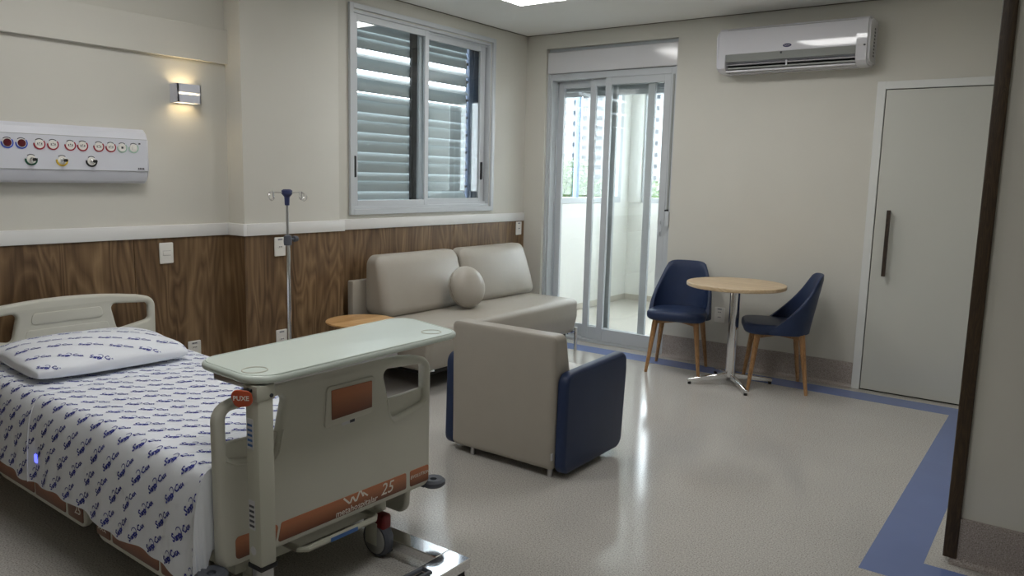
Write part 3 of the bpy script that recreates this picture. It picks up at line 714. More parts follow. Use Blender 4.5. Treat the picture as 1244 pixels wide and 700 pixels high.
# ------------------------------------------------------------------ infusion stand
iv = thing('infusion_stand', 'chrome infusion stand with four hooks and a blue hub by the pillar', 'infusion stand', (-3.74, 2.885, 0), math.radians(10))
OB('upper_pole', cyl((0, 0, .9), (0, 0, 1.30), .0085, n=14), 'steel', iv)
OB('lower_pole', cyl((0, 0, .10), (0, 0, 1.045), .0135, n=16), 'chrome', iv)
OB('hub', lathe([(0, 1.252), (.014, 1.252), (.016, 1.30), (.031, 1.318), (.031, 1.338), (.02, 1.345), (0, 1.345)], 16), 'hub', iv)
for k in range(4):
    a = k*PI/2+PI/2; c, s = math.cos(a), math.sin(a)
    pts = [(c*.02, s*.02, 1.326), (c*.10, s*.10, 1.327)]
    pts += [(c*(.125+.022*math.sin(q)), s*(.125+.022*math.sin(q)), 1.304+.022*math.cos(q)) for q in [i*PI/6 for i in range(0, 9)]]
    pts += [(c*.112, s*.112, 1.335)]
    OB('hook', tube(pts, .0028, 6), 'chrome', iv)
cl = OB('height_clamp', lathe([(.0142, 1.018), (.022, 1.018), (.024, 1.04), (.022, 1.072), (.0095, 1.08), (.0095, 1.02)], 18), 'rubber', iv)
OB('clamp_knob', merge(cyl((0, .015, 1.052), (0, .05, 1.052), .006), lathe([(0, .05), (.016, .05), (.019, .056), (.016, .078), (0, .08)], 12, mtx=Matrix.Translation((0, 0, 1.052)) @ Matrix.Rotation(-PI/2, 4, 'X'))), 'rubber', cl)
OB('base_hub', lathe([(0, .085), (.04, .085), (.042, .10), (.03, .125), (.0135, .14), (0, .14)], 18), 'black', iv)
for k in range(5):
    a = k*2*PI/5+.3; c, s = math.cos(a), math.sin(a)
    lg_ = OB('base_arm', tube([(c*.02, s*.02, .108), (c*.15, s*.15, .10), (c*.265, s*.265, .075)], .012, 8), 'steel', iv)
    OB('caster', merge(cyl((c*.265, s*.265, .045), (c*.265, s*.265, .07), .008), lathe([(0, -.011), (.026, -.011), (.027, 0), (.026, .011), (0, .011)], 16, mtx=axis_mtx((c*.265, s*.265, .027), (-s, c, 0)))), 'black', lg_)

# ------------------------------------------------------------------ sofa
sf = thing('sofa', 'greige leatherette sofa against the panelled wall under the window', 'sofa', (-3.70, 4.60, 0))
def seatfn(p):
    # front (+x) bottom tucked in, top crowned a little
    q = p.copy()
    if p.z < 0: q.x -= max(0, p.x)*.10*(-p.z/.147)
    q.z += .010*(1-(p.x/.4)**2)*(1-(p.y/.95)**2) if p.z > .1 else 0
    return q
t = rbox(.70, 1.86, .295, .045, 8, 4, seatfn); bmesh.ops.translate(t, verts=t.verts, vec=(.035, -.01, .303)); OB('seat', t, 'grey', sf)
OB('back_frame', box(-.40, -.345, -.935, .97, .12, .70, .008), 'grey', sf)
def backfn(sgn):
    def fn(p):
        q = p.copy(); u = (p.z+.215)/.43
        w = .5+p.x/.28
        q.x -= w*(.14*u + .02*(p.y/.45)**2)
        q.x += w*.03*(1-(p.y/.47)**2)*(1-(p.z/.22)**2)
        q.y *= 1-.05*u*u if p.y*sgn > 0 else 1-.01*u
        return q
    return fn
for yc, sg in ((-.395, -1), (.525, 1)):
    t = rbox(.28, .90, .43, .07, 8, 5, backfn(sg)); bmesh.ops.translate(t, verts=t.verts, vec=(-.205, yc, .662)); cu_ = OB('back_cushion', t, 'grey', sf)
for x in (.36, -.25):
    for y in (-.93, .925):
        s = 1 if y > 0 else -1
        bm = cyl((x, y, 0), (x, y, .20), .014, .0165, 14)
        tube([(x, y, .18), (x-.015, y-s*.03, .165), (x-.03, y-s*.09, .158)], .008, 8, bm)
        OB('leg', bm, 'chrome', sf)
OB('underframe', box(-.28, .30, -.86, .86, .12, .16, .004), 'black', sf)

# round cushion
def cushfn(p):
    q = p.copy(); return q
t = bmesh.new(); prof = []
for i in range(17):
    a = -PI/2+PI*i/16; r = .118+.0*i
    prof.append((max(0, (.108*abs(math.cos(a))**.55+.052*math.cos(a))) if 0 < i < 16 else 0, .088*math.sin(a)*(1 if True else 1)))
t = lathe(prof, 36)
for v in t.verts:
    rr = math.hypot(v.co.x, v.co.y); an = math.atan2(v.co.y, v.co.x)
    if rr > .1: v.co *= 1+.006*math.sin(an*17)*(rr-.1)/.05
rc = OB('round_cushion', t, 'grey')
rc.matrix_world = Matrix.Translation((-3.66, 4.45, .462+.158)) @ Matrix.Rotation(math.radians(-8), 4, 'Z') @ Matrix.Rotation(math.radians(74), 4, 'Y')
tag(rc, 'round greige cushion leaning on the sofa back', 'cushion')
sm = OB('piping', tube([(.158*math.cos(a*PI/20), .158*math.sin(a*PI/20), .0) for a in range(40)], .003, 6, closed=True), 'seam', rc)

# ------------------------------------------------------------------ side table
stt = thing('side_table', 'small round honey wood side table beside the sofa', 'side table', (-3.70, 3.43, 0))
OB('tabletop', lathe([(0, .475), (.19, .475), (.225, .485), (.232, .492), (.230, .498), (.222, .5), (0, .5)], 40), 'stoolwood', stt)
OB('pedestal', lathe([(0, .02), (.03, .02), (.026, .06), (.024, .40), (.05, .47), (.06, .475), (0, .475)], 18), 'black', stt)
OB('foot_plate', lathe([(0, 0), (.16, 0), (.16, .01), (.15, .016), (.03, .022), (0, .022)], 32), 'black', stt)

# ------------------------------------------------------------------ armchair
ar = thing('armchair', 'greige armchair with navy sides seen from behind', 'armchair', (-2.245, 3.0, 0))
def abfn(p):
    q = p.copy(); u = (p.z+.325)/.65
    w = .5+p.y/.22
    q.y -= w*.115*max(0, u-.25)/.75 + (1-w)*.006*(1-(p.x/.33)**2)*(1-(p.z/.33)**2)
    return q
t = rbox(.640, .22, .665, .030, 6, 4, abfn); bmesh.ops.translate(t, verts=t.verts, vec=(0, .115, .3725)); bk = OB('backrest', t, 'grey', ar)
def outl_back(yoff):
    pass
OB('back_seam', tube([(-.292, .007, .06), (-.292, .006, .66), (-.27, .008, .682), (.27, .008, .682), (.292, .006, .66), (.292, .007, .07)], .0012, 5), 'seam', bk)
side = rpoly([(.018, .028), (.60, .028), (.63, .45), (.622, .545), (.03, .525)], [.05, .06, 0, .05, .06], 6)
for s in (-1, 1):
    p = plate([side], .062, .018, 3); place(p, (s*.349, 0, 0), (0, 1, 0), (0, 0, 1)); OB('side_panel', p, 'navy', ar)
t = rbox(.632, .50, .17, .035, 5, 3, lambda p: p + Vector((0, 0, .012*(1-(p.x/.32)**2)*(1-(p.y/.26)**2) if p.z > 0 else 0))); bmesh.ops.translate(t, verts=t.verts, vec=(0, .375, .345)); OB('seat_cushion', t, 'grey', ar)
OB('seat_base', box(-.318, .318, .16, .60, .06, .27, .01), 'grey', ar)
for x, y in ((-.20, .045), (.285, .045), (-.20, .56), (.25, .56)):
    OB('leg', lathe([(0, 0), (.012, 0), (.013, .004), (.013, .07), (0, .07)], 14, mtx=Matrix.Translation((x, y, 0))), 'steel', ar)
OB('brand_tag', box(.318, .3215, -.004, .012, .10, .135), 'paper', ar, smooth=False)

# ------------------------------------------------------------------ dining chairs and table
def make_chair(label):
    c = thing('dining_chair', label, 'chair', group='navy dining chairs')
    # local: front -y. seat pad
    ol = rpoly([(-.228, -.240), (.228, -.240), (.208, .20), (-.208, .20)], [.11, .11, .17, .17], 8)
    p = plate([ol], .07, .03, 4)
    for v in p.verts:
        v.co.z += (.008*(1-(v.co.x/.24)**2) if v.co.z > 0 else 0) - .02*(v.co.y/.2 if v.co.y > 0 else 0)*.5
    place(p, (0, 0, .443), (1, 0, 0), (0, 1, 0)); OB('seat', p, 'navy', c)
    # shell backrest
    t = bmesh.new(); NA, NT = 28, 10; AM = math.radians(112)
    def ztop(ph):
        a = abs(ph)
        B0 = math.radians(52)
        if a < B0: return .835-.035*(a/B0)**5
        u = (a-B0)/(AM-B0); return .80-(.80-.445)*min(1, u)**.85
    def pos(ph, z, off):
        tt = max(0, (z-.43)/.40)
        rx = .226-.036*tt+off; ry = .202-.10*tt+off
        return Vector((rx*math.sin(ph), .0+.172*tt+ry*math.cos(ph), z))
    gi, go = [], []
    for i in range(NA+1):
        ph = -AM+2*AM*i/NA; zt = ztop(ph); ri, ro = [], []
        for j in range(NT+1):
            z = .415+(zt-.415)*j/NT; rd = .5 if j == NT else 1
            ri.append(t.verts.new(pos(ph, z-(.006 if j == NT else 0), -.014*rd))); ro.append(t.verts.new(pos(ph, z-(.006 if j == NT else 0), .014*rd)))
        gi.append(ri); go.append(ro)
    for i in range(NA):
        for j in range(NT):
            t.faces.new((gi[i][j], gi[i][j+1], gi[i+1][j+1], gi[i+1][j])); t.faces.new((go[i][j], go[i+1][j], go[i+1][j+1], go[i][j+1]))
        t.faces.new((gi[i][NT], go[i][NT], go[i+1][NT], gi[i+1][NT])); t.faces.new((gi[i][0], gi[i+1][0], go[i+1][0], go[i][0]))
    for i in (0, NA):
        for j in range(NT): t.faces.new((gi[i][j], go[i][j], go[i][j+1], gi[i][j+1]))
    OB('backrest', t, 'navy', c, angle=60)
    for sx in (-1, 1):
        for sy in (-1, 1):
            top = (sx*.150, sy*.145, .415); bot = (sx*.198, sy*.195, 0)
            OB('leg', cyl(bot, top, .0115, .022, 14), 'legwood', c)
    for sx in (-1, 1):
        b = bmesh.new()
        t = box(-.20, .20, -.011, .011, -.018, .018, .004)
        for v in t.verts: v.co.z -= .0*(1-abs(v.co.x)/.2)
        bmesh.ops.transform(t, matrix=Matrix.Translation((0, 0, .392)) @ Matrix.Rotation(sx*PI/4, 4, 'Z'), verts=t.verts)
        OB('cross_rail', t, 'legwood', c)
    return c
ch1 = make_chair('navy dining chair with oak legs beside the balcony door')
ch2 = copy_tree(ch1); ch2['label'] = 'navy dining chair with oak legs between the pedestal table and white door'
ch1.location = (-2.405, 5.50, 0); ch1.rotation_euler = (0, 0, math.radians(14))
ch2.location = (-1.655, 5.50, 0); ch2.rotation_euler = (0, 0, math.radians(-66))

tb_ = thing('pedestal_table', 'round oak laminate pedestal table with chrome cross foot', 'table', (-1.922, 5.353, 0), math.radians(-4))
OB('tabletop', lathe([(0, .712), (.340, .712), (.345, .716), (.345, .734), (.342, .738), (0, .738)], 56), 'tablewood', tb_)
OB('mount_plate', box(-.11, .11, -.11, .11, .704, .712), 'black', tb_, smooth=False)
OB('column', lathe([(0, .06), (.036, .06), (.036, .704), (0, .704)], 28), 'chrome', tb_)
for k in range(4):
    a = PI/4+k*PI/2
    t = bmesh.new()
    for q, (r, z0, z1, w) in enumerate(((.02, .045, .085, .026), (.305, .018, .038, .022))): pass
    A = [(.015, -.014, .045), (.015, .014, .045), (.015, .014, .085), (.015, -.014, .085)]; B = [(.315, -.011, .016), (.315, .011, .016), (.315, .011, .040), (.315, -.011, .040)]
    va = [t.verts.new(p) for p in A]; vb = [t.verts.new(p) for p in B]
    for i in range(4): t.faces.new((va[i], va[(i+1) % 4], vb[(i+1) % 4], vb[i]))
    t.faces.new(va); t.faces.new(vb)
    bmesh.ops.bevel(t, geom=list(t.edges), offset=.003, segments=1, affect='EDGES')
    bmesh.ops.transform(t, matrix=Matrix.Rotation(a, 4, 'Z'), verts=t.verts)
    f_ = OB('foot_arm', t, 'chrome', tb_)
    OB('glide', cyl((.300*math.cos(a), .300*math.sin(a), 0), (.300*math.cos(a), .300*math.sin(a), .018), .012, n=12), 'black', f_)

# ------------------------------------------------------------------ hospital bed
BR = math.radians(-1.38)
bd = thing('hospital_bed', 'pale sage hospital bed with copper orange bands on its end boards', 'bed', (-3.0, 1.728, 0), BR)
def board_outline():
    pts = [(-.450, .25), (.450, .25), (.453, .755)]; rad = [.035, .035, .085]
    for i in range(9):
        y = .36-.72*i/8; pts.append((y, .772+.034*(1-(y/.40)**2))); rad.append(0)
    pts.append((-.453, .755)); rad.append(.085)
    return rpoly(pts, rad, 7)
def grip_small(s): return rpoly([(s*.215, .746), (s*.418, .731), (s*.418, .640), (s*.246, .606)], .022, 4)
def grip(s): return rpoly([(s*.205, .752), (s*.418, .737), (s*.418, .594), (s*.252, .560)], .022, 4)
def board(name, x, sgn):
    gr = grip if sgn > 0 else grip_small
    p = plate([board_outline(), gr(1), gr(-1)], .046, .016, 4)
    place(p, (x, 0, 0), (0, 1, 0), (0, 0, 1)); return OB(name, p, 'bed', bd)
fb = board('footboard', 1.027, 1)
hbd = board('headboard', -1.03, -1)
XFB = 1.0505
def fplate(ol, th=.003, bev=.001, x=XFB): return place(plate([ol], th, bev), (x, 0, 0), (0, 1, 0), (0, 0, 1))
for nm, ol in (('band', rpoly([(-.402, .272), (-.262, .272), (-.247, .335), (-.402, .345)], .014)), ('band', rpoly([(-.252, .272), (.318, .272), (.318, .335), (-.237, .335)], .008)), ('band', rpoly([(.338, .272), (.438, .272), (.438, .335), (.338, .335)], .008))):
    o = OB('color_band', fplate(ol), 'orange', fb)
for s in (-1, 1):
    OB('grip_recess', place(plate([rpoly([(s*.195, .632), (s*.435, .642), (s*.435, .57), (s*.22, .54)], .006, 2)], .022, .006), (1.022, 0, 0), (0, 1, 0), (0, 0, 1)), 'bed', fb)
    OB('grip_ridge', tube([(XFB-.002, s*.222, .64), (XFB-.002, s*.240, .567), (XFB-.002, s*.256, .548), (XFB-.002, s*.28, .550), (XFB-.002, s*.40, .575), (XFB-.002, s*.425, .592)], .004, 6), 'bed', fb)
scr = OB('display_frame', fplate(rpoly([(-.066, .60), (.148, .612), (.160, .742), (-.052, .742)], .014), .010, .004), 'bed', fb)
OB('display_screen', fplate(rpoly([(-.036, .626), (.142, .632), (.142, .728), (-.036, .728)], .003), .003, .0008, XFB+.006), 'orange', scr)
OB('display_label', fplate(rect(.01, .065, .595, .607), .0012, 0, XFB+.0015), 'paper', fb, smooth=False)
OB('display_label', fplate(rect(.045, .066, .597, .612), .0012, 0, XFB+.0022), 'ink', fb, smooth=False)
tx = text_bm('metahospitalar', .032, shear=.15); place(tx, (XFB+.0025, .075, .285), (0, 1, 0), (0, 0, 1)); OB('lettering', tx, 'white_print', fb, smooth=False)
tx = text_bm('25', .062, shear=.25); place(tx, (XFB+.0025, .218, .305), (0, 1, 0), (0, 0, 1)); OB('lettering', tx, 'white_print', fb, smooth=False)
rb = bmesh.new()
ribbon([(-.06, .02), (-.035, -.005), (-.03, -.005), (-.022, .012), (-.018, .012), (-.008, -.006), (-.003, -.006), (.012, .022), (.018, .022), (.03, .0)], .007, rb)
ribbon([(.028, .014), (.05, -.004)], .006, rb)
place(rb, (XFB+.0022, .075, .313), (0, 1, 0), (0, 0, 1)); OB('emblem', rb, 'white_print', fb, smooth=False)
tx = text_bm('EVOLUTION', .018, shear=.2); place(tx, (XFB+.0025, .388, .308), (0, 1, 0), (0, 0, 1)); OB('lettering', tx, 'white_print', fb, smooth=False)
# headboard: two long recessed bars towards the mattress
for z, y0, y1 in ((.712, -.155, .165), (.632, -.185, .195)):
    ol = rpoly([(y0-.012, z-.028), (y1+.012, z-.028), (y1, z+.028), (y0, z+.028)], .018)
    OB('raised_bar', place(plate([ol], .006, .0025), (-1.0065, 0, 0), (0, 1, 0), (0, 0, 1)), 'bed', hbd)
# bumpers on the board corners
for s in (-1, 1):
    OB('corner_bumper', lathe([(.014, -.012), (.038, -.015), (.048, -.006), (.048, .006), (.038, .015), (.014, .012), (.014, -.012)], 24, mtx=Matrix.Translation((1.04, s*.478, .248))), 'rubber', bd)
    OB('bumper_arm', box(1.0, 1.035, min(s*.43, s*.48), max(s*.43, s*.48), .235, .252, .003), 'rubber', bd)
# frame, platform, chassis
OB('mattress_platform', boxes([(-1.0, 1.0, -.44, .44, .375, .41)], .004), 'bedmetal', bd)
OB('side_beam', boxes([(-.98, .99, .40, .43, .30, .375)], .004), 'bedmetal', bd)
OB('side_beam', boxes([(-.98, .99, -.43, -.40, .30, .375)], .004), 'bedmetal', bd)
OB('chassis', boxes([(-.90, .93, -.33, -.27, .15, .20), (-.90, .93, .27, .33, .15, .20), (-.90, -.84, -.27, .27, .15, .20), (.87, .93, -.27, .27, .15, .20)], .004), 'bedmetal', bd)
for x in (-.55, .6): OB('lift_column', box(x-.08, x+.08, -.11, .11, .2, .376, .008), 'bedmetal', bd)
OB('chassis_cross', boxes([(-.63, -.47, -.27, .27, .16, .2), (.52, .68, -.27, .27, .16, .2)], .004), 'bedmetal', bd)
lv = OB('foot_lever', tube([(.93, .19, .195), (1.02, .19, .20), (1.04, .17, .20), (1.04, -.13, .20), (1.02, -.15, .20), (.93, -.15, .195)], .011, 8), 'bedmetal', bd)
OB('lever_label', box(1.0508, 1.0518, -.04, .08, .193, .207), 'blueink', lv, smooth=False)
for x in (-.85, .93):
    for s in (-1, 1):
        y = s*.262
        fk = OB('caster_fork', boxes([(x-.026, x+.026, y-.026, y+.026, .12, .17), (x-.012, x+.05, y-.03, y-.024, .05, .14), (x-.012, x+.05, y+.024, y+.03, .05, .14)], .003), 'bedmetal', bd)
        OB('caster_wheel', lathe([(.02, -.021), (.062, -.021), (.070, -.012), (.070, .012), (.062, .021), (.02, .021), (.02, -.021)], 28, mtx=axis_mtx((x+.03, y, .070), (0, 1, 0))), 'rubber', fk)
        OB('wheel_cover', merge(lathe([(0, .022), (.05, .022), (.056, .0225), (.05, .0265), (0, .029)], 24, mtx=axis_mtx((x+.03, y, .070), (0, 1, 0))), lathe([(0, .022), (.05, .022), (.056, .0225), (.05, .0265), (0, .029)], 24, mtx=axis_mtx((x+.03, y, .070), (0, -1, 0)))), 'wheelgrey', fk)
        if x > 0: OB('brake_pedal', rbox(.05, .045, .06, .012, 2, 2, lambda p, x=x, y=y: p+Vector((x+.055, y, .145))), 'red', fk)
# lowered side rails
def srail(x0, x1, s, insets, deco):
    ol = rpoly([(x0+.03, .135), (x1-.03, .135), (x1, .44), (x0, .44)], [.05, .05, .05, .05], 6)
    dz = -.055 if s > 0 else 0
    p = plate([[(a, b+dz) for a, b in ol]], .034, .012, 3); place(p, (0, s*.463, 0), (1, 0, 0), (0, 0, 1)); r = OB('side_rail', p, 'bed', bd)
    for a, b, dk in insets:
        ol = rpoly([(a, .158), (b, .158), (b+.004, .262), (a-.004, .262)], .008, 3)
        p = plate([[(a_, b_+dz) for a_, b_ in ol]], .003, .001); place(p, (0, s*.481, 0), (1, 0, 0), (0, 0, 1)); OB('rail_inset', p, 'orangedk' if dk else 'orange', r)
    if deco and s < 0:
        m = deco(); place(m, (0, -.4835, 0), (1, 0, 0), (0, 0, 1)); OB('rail_emblem', m, 'white_print', r, smooth=False)
def deco_text():
    m = text_bm('25', .05, shear=.2); bmesh.ops.translate(m, verts=m.verts, vec=(.165, .20, 0))
    m2 = text_bm('meta', .025); bmesh.ops.translate(m2, verts=m2.verts, vec=(.115, .235, 0)); return merge(m, m2)
def deco_fin():
    m = bmesh.new()
    ribbon([(.315+.007*i, .205+.028*math.sin(i/10*PI)) for i in range(11)], lambda u: .012*math.sin(PI*u)+.002, m)
    for k in range(3): ribbon([(.325+.022*k, .18), (.333+.022*k, .188), (.341+.022*k, .18)], .004, m)
    return m
for s in (-1, 1):
    srail(-.62, .245, s, [(-.57, -.22, 0), (-.205, .06, 0), (.085, .205, 1)], deco_text)
    srail(.275, .94, s, [(.312, .41, 1), (.428, .735, 0), (.753, .90, 0)], deco_fin)
mt_ = OB('mattress', rbox(1.985, .80, .125, .03, 6, 3, lambda p: p+Vector((0, -.043, .4735+(.0 if p.z < 0 else .03*max(0, (-p.x-.25)/.75)**2)))), 'matt', bd)

# ------------------------------------------------------------------ sheets with printed pattern
def catmull(pts, n):
    out = []
    for i in range(len(pts)-1):
        p0 = pts[max(i-1, 0)]; p1 = pts[i]; p2 = pts[i+1]; p3 = pts[min(i+2, len(pts)-1)]
        for k in range(n):
            t = k/n
            out.append(tuple(.5*((2*b)+(-a+c)*t+(2*a-5*b+4*c-d)*t*t+(-a+3*b-3*c+d)*t**3) for a, b, c, d in zip(p0, p1, p2, p3)))
    out.append(pts[-1]); return out
CS = catmull([(-.502, .235), (-.500, .31), (-.496, .40), (-.489, .46), (-.477, .505), (-.461, .538), (-.441, .553), (-.41, .557), (-.2, .5575), (0, .558), (.2, .5575), (.325, .557), (.356, .553), (.371, .538), (.379, .505), (.381, .46), (.381, .42)], 10)
CL = [0]
for a, b in zip(CS, CS[1:]): CL.append(CL[-1]+math.hypot(b[0]-a[0], b[1]-a[1]))
SL = CL[-1]
import bisect
def cross(s):
    s = max(0, min(SL, s)); i = min(max(bisect.bisect_right(CL, s)-1, 0), len(CS)-2)
    t = (s-CL[i])/(CL[i+1]-CL[i]); return CS[i][0]+(CS[i+1][0]-CS[i][0])*t, CS[i][1]+(CS[i+1][1]-CS[i][1])*t
def sheet_pt(u, s, lift):
    y, z = cross(s); side = -1 if y < 0 else 1
    h = max(0, (.535-z)/.33)                      # how far down the hanging side
    f = .007*math.sin(u*13+1.2*math.sin(u*5.3))+.004*math.sin(u*29+2)+.002*math.sin(u*61)
    foot = max(0, (u-.72)/.27)
    f += foot*(.012*math.sin((u-.72)*46)+.004)
    y += side*((h**.8*(.006+f) if side < 0 else 0)+lift)
    z += lift*(1-min(1, h*3)) + .03*max(0, (-u-.25)/.75)**2*(1-min(1, h*2))
    z += h*(.012*math.sin(u*9+.6)+.006*math.sin(u*31)) + (.0012*math.sin(u*17+y*9)+.0012*math.sin(y*23-u*7))*(1-min(1, h))
    z -= h*foot*(.05 if side < 0 else 0)
    return Vector((u, y, z))
def logo_mesh():
    B_ = .0011
    bm = text_bm('S', .034, 0, shear=.1, res=1, bold=B_); bmesh.ops.translate(bm, verts=bm.verts, vec=(-.045, .001, 0))
    a = text_bm('anta', .027, 0, shear=.1, res=1, space=.8, bold=B_); bmesh.ops.translate(a, verts=a.verts, vec=(-.018, -.002, 0)); merge(bm, a)
    c = text_bm('C', .030, 0, shear=.1, res=1, bold=B_*.9); bmesh.ops.translate(c, verts=c.verts, vec=(.020, .003, 0)); merge(bm, c)
    a = text_bm('ASA', .017, 0, shear=.1, res=1, space=.85, bold=B_*.8); bmesh.ops.translate(a, verts=a.verts, vec=(.044, -.001, 0)); merge(bm, a)
    loop = [(-.016, .015), (-.012, .019), (-.005, .020), (.002, .017), (.005, .010), (.003, .001), (-.004, -.008), (-.011, -.014), (-.018, -.014)]
    ribbon(catmull(loop, 2), .0030, bm, 0)
    me = bpy.data.meshes.new('logo'); bmesh.ops.triangulate(bm, faces=bm.faces); bm.to_mesh(me); bm.free()
    V = [(v.co.x, v.co.y) for v in me.vertices]; F = [tuple(p.vertices) for p in me.polygons]
    bpy.data.meshes.remove(me); return V, F
LV, LF = logo_mesh()
def scatter(umin, umax, smin, smax, mapf, ang=math.radians(42), du=.1, ds=.094, scale=.95):
    verts, faces = [], []; ca, sa = math.cos(ang)*scale, math.sin(ang)*scale
    j = 0; s = smin-.05
    while s < smax+.1:
        u = umin-.1+(du/2 if j % 2 else 0)
        while u < umax+.1:
            pl = [(u+a*ca-b*sa, s+a*sa+b*ca) for a, b in LV]
            ok = [umin < p[0] < umax and smin < p[1] < smax for p in pl]
            if any(ok):
                base = len(verts); verts += [mapf(*p) for p in pl]
                faces += [tuple(base+i for i in f) for f in LF if all(ok[i] for i in f)]
            u += du
        s += ds; j += 1
    me = bpy.data.meshes.new('print'); me.from_pydata([tuple(v) for v in verts], [], faces)
    bm = bmesh.new(); bm.from_mesh(me); bpy.data.meshes.remove(me)
    loose = [v for v in bm.verts if not v.link_faces]; bmesh.ops.delete(bm, geom=loose, context='VERTS')
    return bm
def make_sheet(name, label, u0, u1, lift, nu):
    t = bmesh.new(); g = []; ns = 130
    for i in range(nu+1):
        u = u0+(u1-u0)*i/nu; g.append([t.verts.new(sheet_pt(u, SL*j/ns, lift)) for j in range(ns+1)])
    for i in range(nu):
        for j in range(ns): t.faces.new((g[i][j], g[i+1][j], g[i+1][j+1], g[i][j+1]))
    o = OB(name, t, 'sheet', angle=180); o.location = bd.location; o.rotation_euler = (0, 0, BR)
    tag(o, label, 'sheet')
    def mp(u, s):
        e = .002; p = sheet_pt(u, s, lift); n = (sheet_pt(u+e, s, lift)-p).cross(sheet_pt(u, s+e, lift)-p).normalized()
        return p+n*.0014
    pr = OB('printed_logos', scatter(u0+.002, u1-.002, .002, SL-.002, mp), 'print_', o, smooth=False); pr['kind'] = 'stuff'
    hm = OB('hem', tube([sheet_pt(u0, SL*j/90, lift+.001) for j in range(91)], .0022, 5), 'sheet', o)
    return o
make_sheet('fitted_sheet', 'white printed bottom sheet under the pillow at the bed head', -.99, -.10, 0, 60)
make_sheet('top_sheet', 'white top sheet with blue printed logos covering the bed to the footboard', -.175, 1.001, .008, 110)

# foot end of the top sheet, hanging between mattress and footboard
ts = bpy.data.objects['top_sheet']
def drape_pt(s, v):
    p = sheet_pt(1.001, s, .008)
    out = max(0, min(1, (-.455-p.y)/.03))
    zb = min(p.z-.002, .32-.12*out+.02*math.sin(p.y*30))
    return Vector((1.001+v*(.002*math.sin(p.y*40)-.002+out*(.012+.010*math.sin(p.z*60+p.y*90))), p.y, p.z+(zb-p.z)*v))
S0, S1 = .06, SL-.12
t = bmesh.new(); g = [[t.verts.new(drape_pt(S0+(S1-S0)*i/80, j/14)) for j in range(15)] for i in range(81)]
for i in range(80):
    for j in range(14): t.faces.new((g[i][j], g[i+1][j], g[i+1][j+1], g[i][j+1]))
OB('foot_drape', t, 'sheet', ts, angle=180)
# blue pilot light of the bed shining at the edge of the top sheet
lp = sheet_pt(-.115, .10, .008)
led = rbox(.022, .010, .034, .0045, 2, 2); bmesh.ops.translate(led, verts=led.verts, vec=(lp.x, lp.y-.001, lp.z))
OB('indicator_light', led, 'led', bd)

# pillow
pw = thing('pillow', 'plump white pillow with blue printed logos against the headboard', 'pillow', (-3.585, 1.670, .560), math.radians(-4))
PX, PY = .28, .335
TL = Matrix.Rotation(math.radians(2), 4, 'Y')
def pil(u, v, side):
    a = u/PX; b = v/PY
    k = max(0, (1-a*a))**.2*max(0, (1-b*b))**.2
    edge = 1-.07*(a*b)**4+.012*math.sin(5*a+3*b)*abs(a*b)
    wr = .004*math.sin(u*26+v*9)*(1-k)+.003*math.sin(v*40+u*12)*(1-k)+.002*math.sin(v*17-u*23)
    z = ((.040*k+.042*max(0, 1-a*a)**.8*max(0, 1-b*b)**.6)+wr*min(1, k*4) if side > 0 else -.036*k) + .047
    return TL @ Vector((u*edge, v*edge, z))
t = bmesh.new(); N = 36
for side in (1, -1):
    g = [[t.verts.new(pil(PX*math.sin(PI/2*(-1+2*i/N)), PY*math.sin(PI/2*(-1+2*j/N)), side)) for j in range(N+1)] for i in range(N+1)]
    for i in range(N):
        for j in range(N): t.faces.new((g[i][j], g[i+1][j], g[i+1][j+1], g[i][j+1]))
bmesh.ops.remove_doubles(t, verts=t.verts, dist=1e-4)
OB('pillowcase', t, 'sheet', pw, angle=70)
def pm(u, v):
    e = .002; p = pil(u, v, 1); n = (pil(u+e, v, 1)-p).cross(pil(u, v+e, 1)-p).normalized(); return p+n*.0016
pr = OB('printed_logos', scatter(-PX*.985, PX*.985, -PY*.985, PY*.985, pm, math.radians(62), .115, .105, .88), 'print_', pw, smooth=False); pr['kind'] = 'stuff'

# ------------------------------------------------------------------ overbed table
ot = thing('overbed_table', 'pale overbed table standing across the foot of the bed', 'overbed table', (-1.84, 1.32, 0))
def OX(x): return x+1.84
def OY(y): return y-1.32
TOPC = [(-2.125, 1.285), (-1.792, 1.262), (-1.812, 2.175), (-2.195, 2.265)]
tt = plate([rpoly([(OX(a), OY(b)) for a, b in TOPC], .075, 8)], .024, .011, 4); bmesh.ops.translate(tt, verts=tt.verts, vec=(0, 0, .860)); top = OB('tabletop', tt, 'tabletop', ot)
rim = [(-.15+(x+.15)*.965, .42+(y-.42)*.972, .8715) for x, y in rpoly([(OX(a), OY(b)) for a, b in TOPC], .075, 8)]
OB('rim', tube(rim, .0028, 6, closed=True), 'tabletop', top)
for cx, cy in ((-1.885, 1.33), (-1.885, 2.09)):
    OB('cup_ring', tube([(OX(cx)+.036*math.cos(a*PI/12), OY(cy)+.036*math.sin(a*PI/12), .8722) for a in range(24)], .0022, 6, closed=True), 'bedmetal', top)
OB('top_support', boxes([(-.20, .03, -.025, .025, .825, .846), (-.10, .0, .02, .55, .83, .845)], .003), 'steel', ot)
colm = OB('column', box(-.030, .030, -.036, .018, .30, .845, .006), 'bedmetal', ot)
OB('column_bracket', box(-.033, .033, -.04, .022, .80, .845, .004), 'bedmetal', ot)
OB('bracket_screw', lathe([(0, 0), (.006, 0), (.006, .002), (0, .003)], 14, mtx=axis_mtx((.033, .008, .812), (1, 0, 0))), 'ink', ot)
OB('column_cap', box(-.032, .032, -.038, .020, .288, .302, .002), 'black', ot)
OB('inner_column', box(-.024, .024, -.030, .012, .05, .29, .003), 'steel', ot)
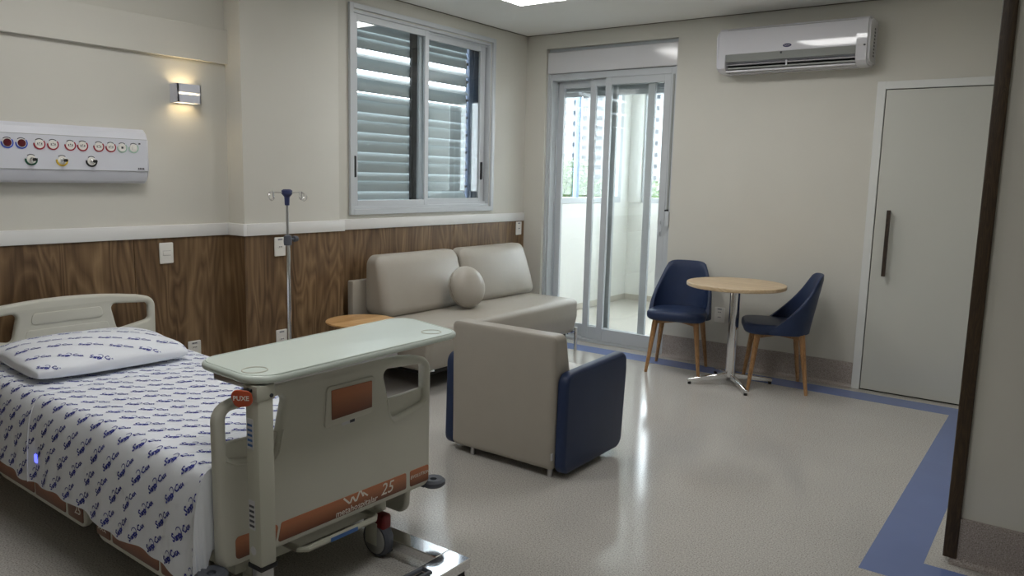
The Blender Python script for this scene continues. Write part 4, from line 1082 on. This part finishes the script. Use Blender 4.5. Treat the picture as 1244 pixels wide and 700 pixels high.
p = plate([rpoly([(-.036, .025), (.030, .019), (.034, -.022), (-.016, -.029)], .018, 6)], .006, .002); tgo = OB('pull_tag', place(p, (.008, -.074, .818), (.8, .6, 0), (0, 0, 1)), 'puxe', ot)
tx = text_bm('PUXE', .0185, bold=.0004); OB('lettering', place(tx, (.0112, -.0766, .8165), (.8, .6, 0), (0, 0, 1)), 'white_print', tgo, smooth=False)
OB('tag_lever', box(-.012, .012, -.07, -.03, .826, .836, .002), 'black', ot)
# stickers on the column side that faces the bed's left
for (z0, z1, m) in ((.655, .745, 'paper'), (.41, .50, 'paper')):
    s = OB('column_sticker', box(-.022, .006, -.0372, -.0358, z0, z1), m, colm, smooth=False)
    OB('sticker_print', boxes([(-.019, .003, -.0378, -.0371, z0+.008+.015*i, z0+.015+.015*i) for i in range(5)]), 'blueink' if z0 > .6 else 'ink', s, smooth=False)
OB('column_sticker', place(plate([[(.013*math.cos(a*PI/12), .013*math.sin(a*PI/12)) for a in range(24)]], .001), (-.006, -.0363, .345), (1, 0, 0), (0, 0, 1)), 'paper', colm)
OB('base_bar', boxes([(.10, .20, -.10, OY(2.04), .045, .085)], .003, 1), 'chrome', ot)
OB('base_arm', boxes([(OX(-2.05), .10, OY(1.965), OY(2.04), .045, .085)], .003, 1), 'chrome', ot)
OB('base_arm', boxes([(OX(-2.05), .10, -.10, -.03, .045, .085)], .003, 1), 'chrome', ot)
OB('column_foot', box(-.04, .11, -.04, .04, .05, .08, .003), 'chrome', ot)
OB('foot_pedal', tube([(.13, OY(1.86), .095), (.13, OY(1.76), .10), (.17, OY(1.76), .10), (.17, OY(1.86), .095)], .008, 8, closed=True), 'rubber', ot)
for x, y in ((OX(-2.02), OY(2.0)), (OX(-1.66), OY(2.0)), (OX(-2.02), -.065), (OX(-1.66), -.065)):
    cst = OB('caster', lathe([(.008, -.012), (.02, -.014), (.022, 0), (.02, .014), (.008, .012), (.008, -.012)], 16, mtx=axis_mtx((x, y, .022), (.3, 1, 0))), 'black', ot)
    OB('caster_fork', box(x-.016, x+.016, y-.014, y+.014, .026, .047, .003), 'black', cst)
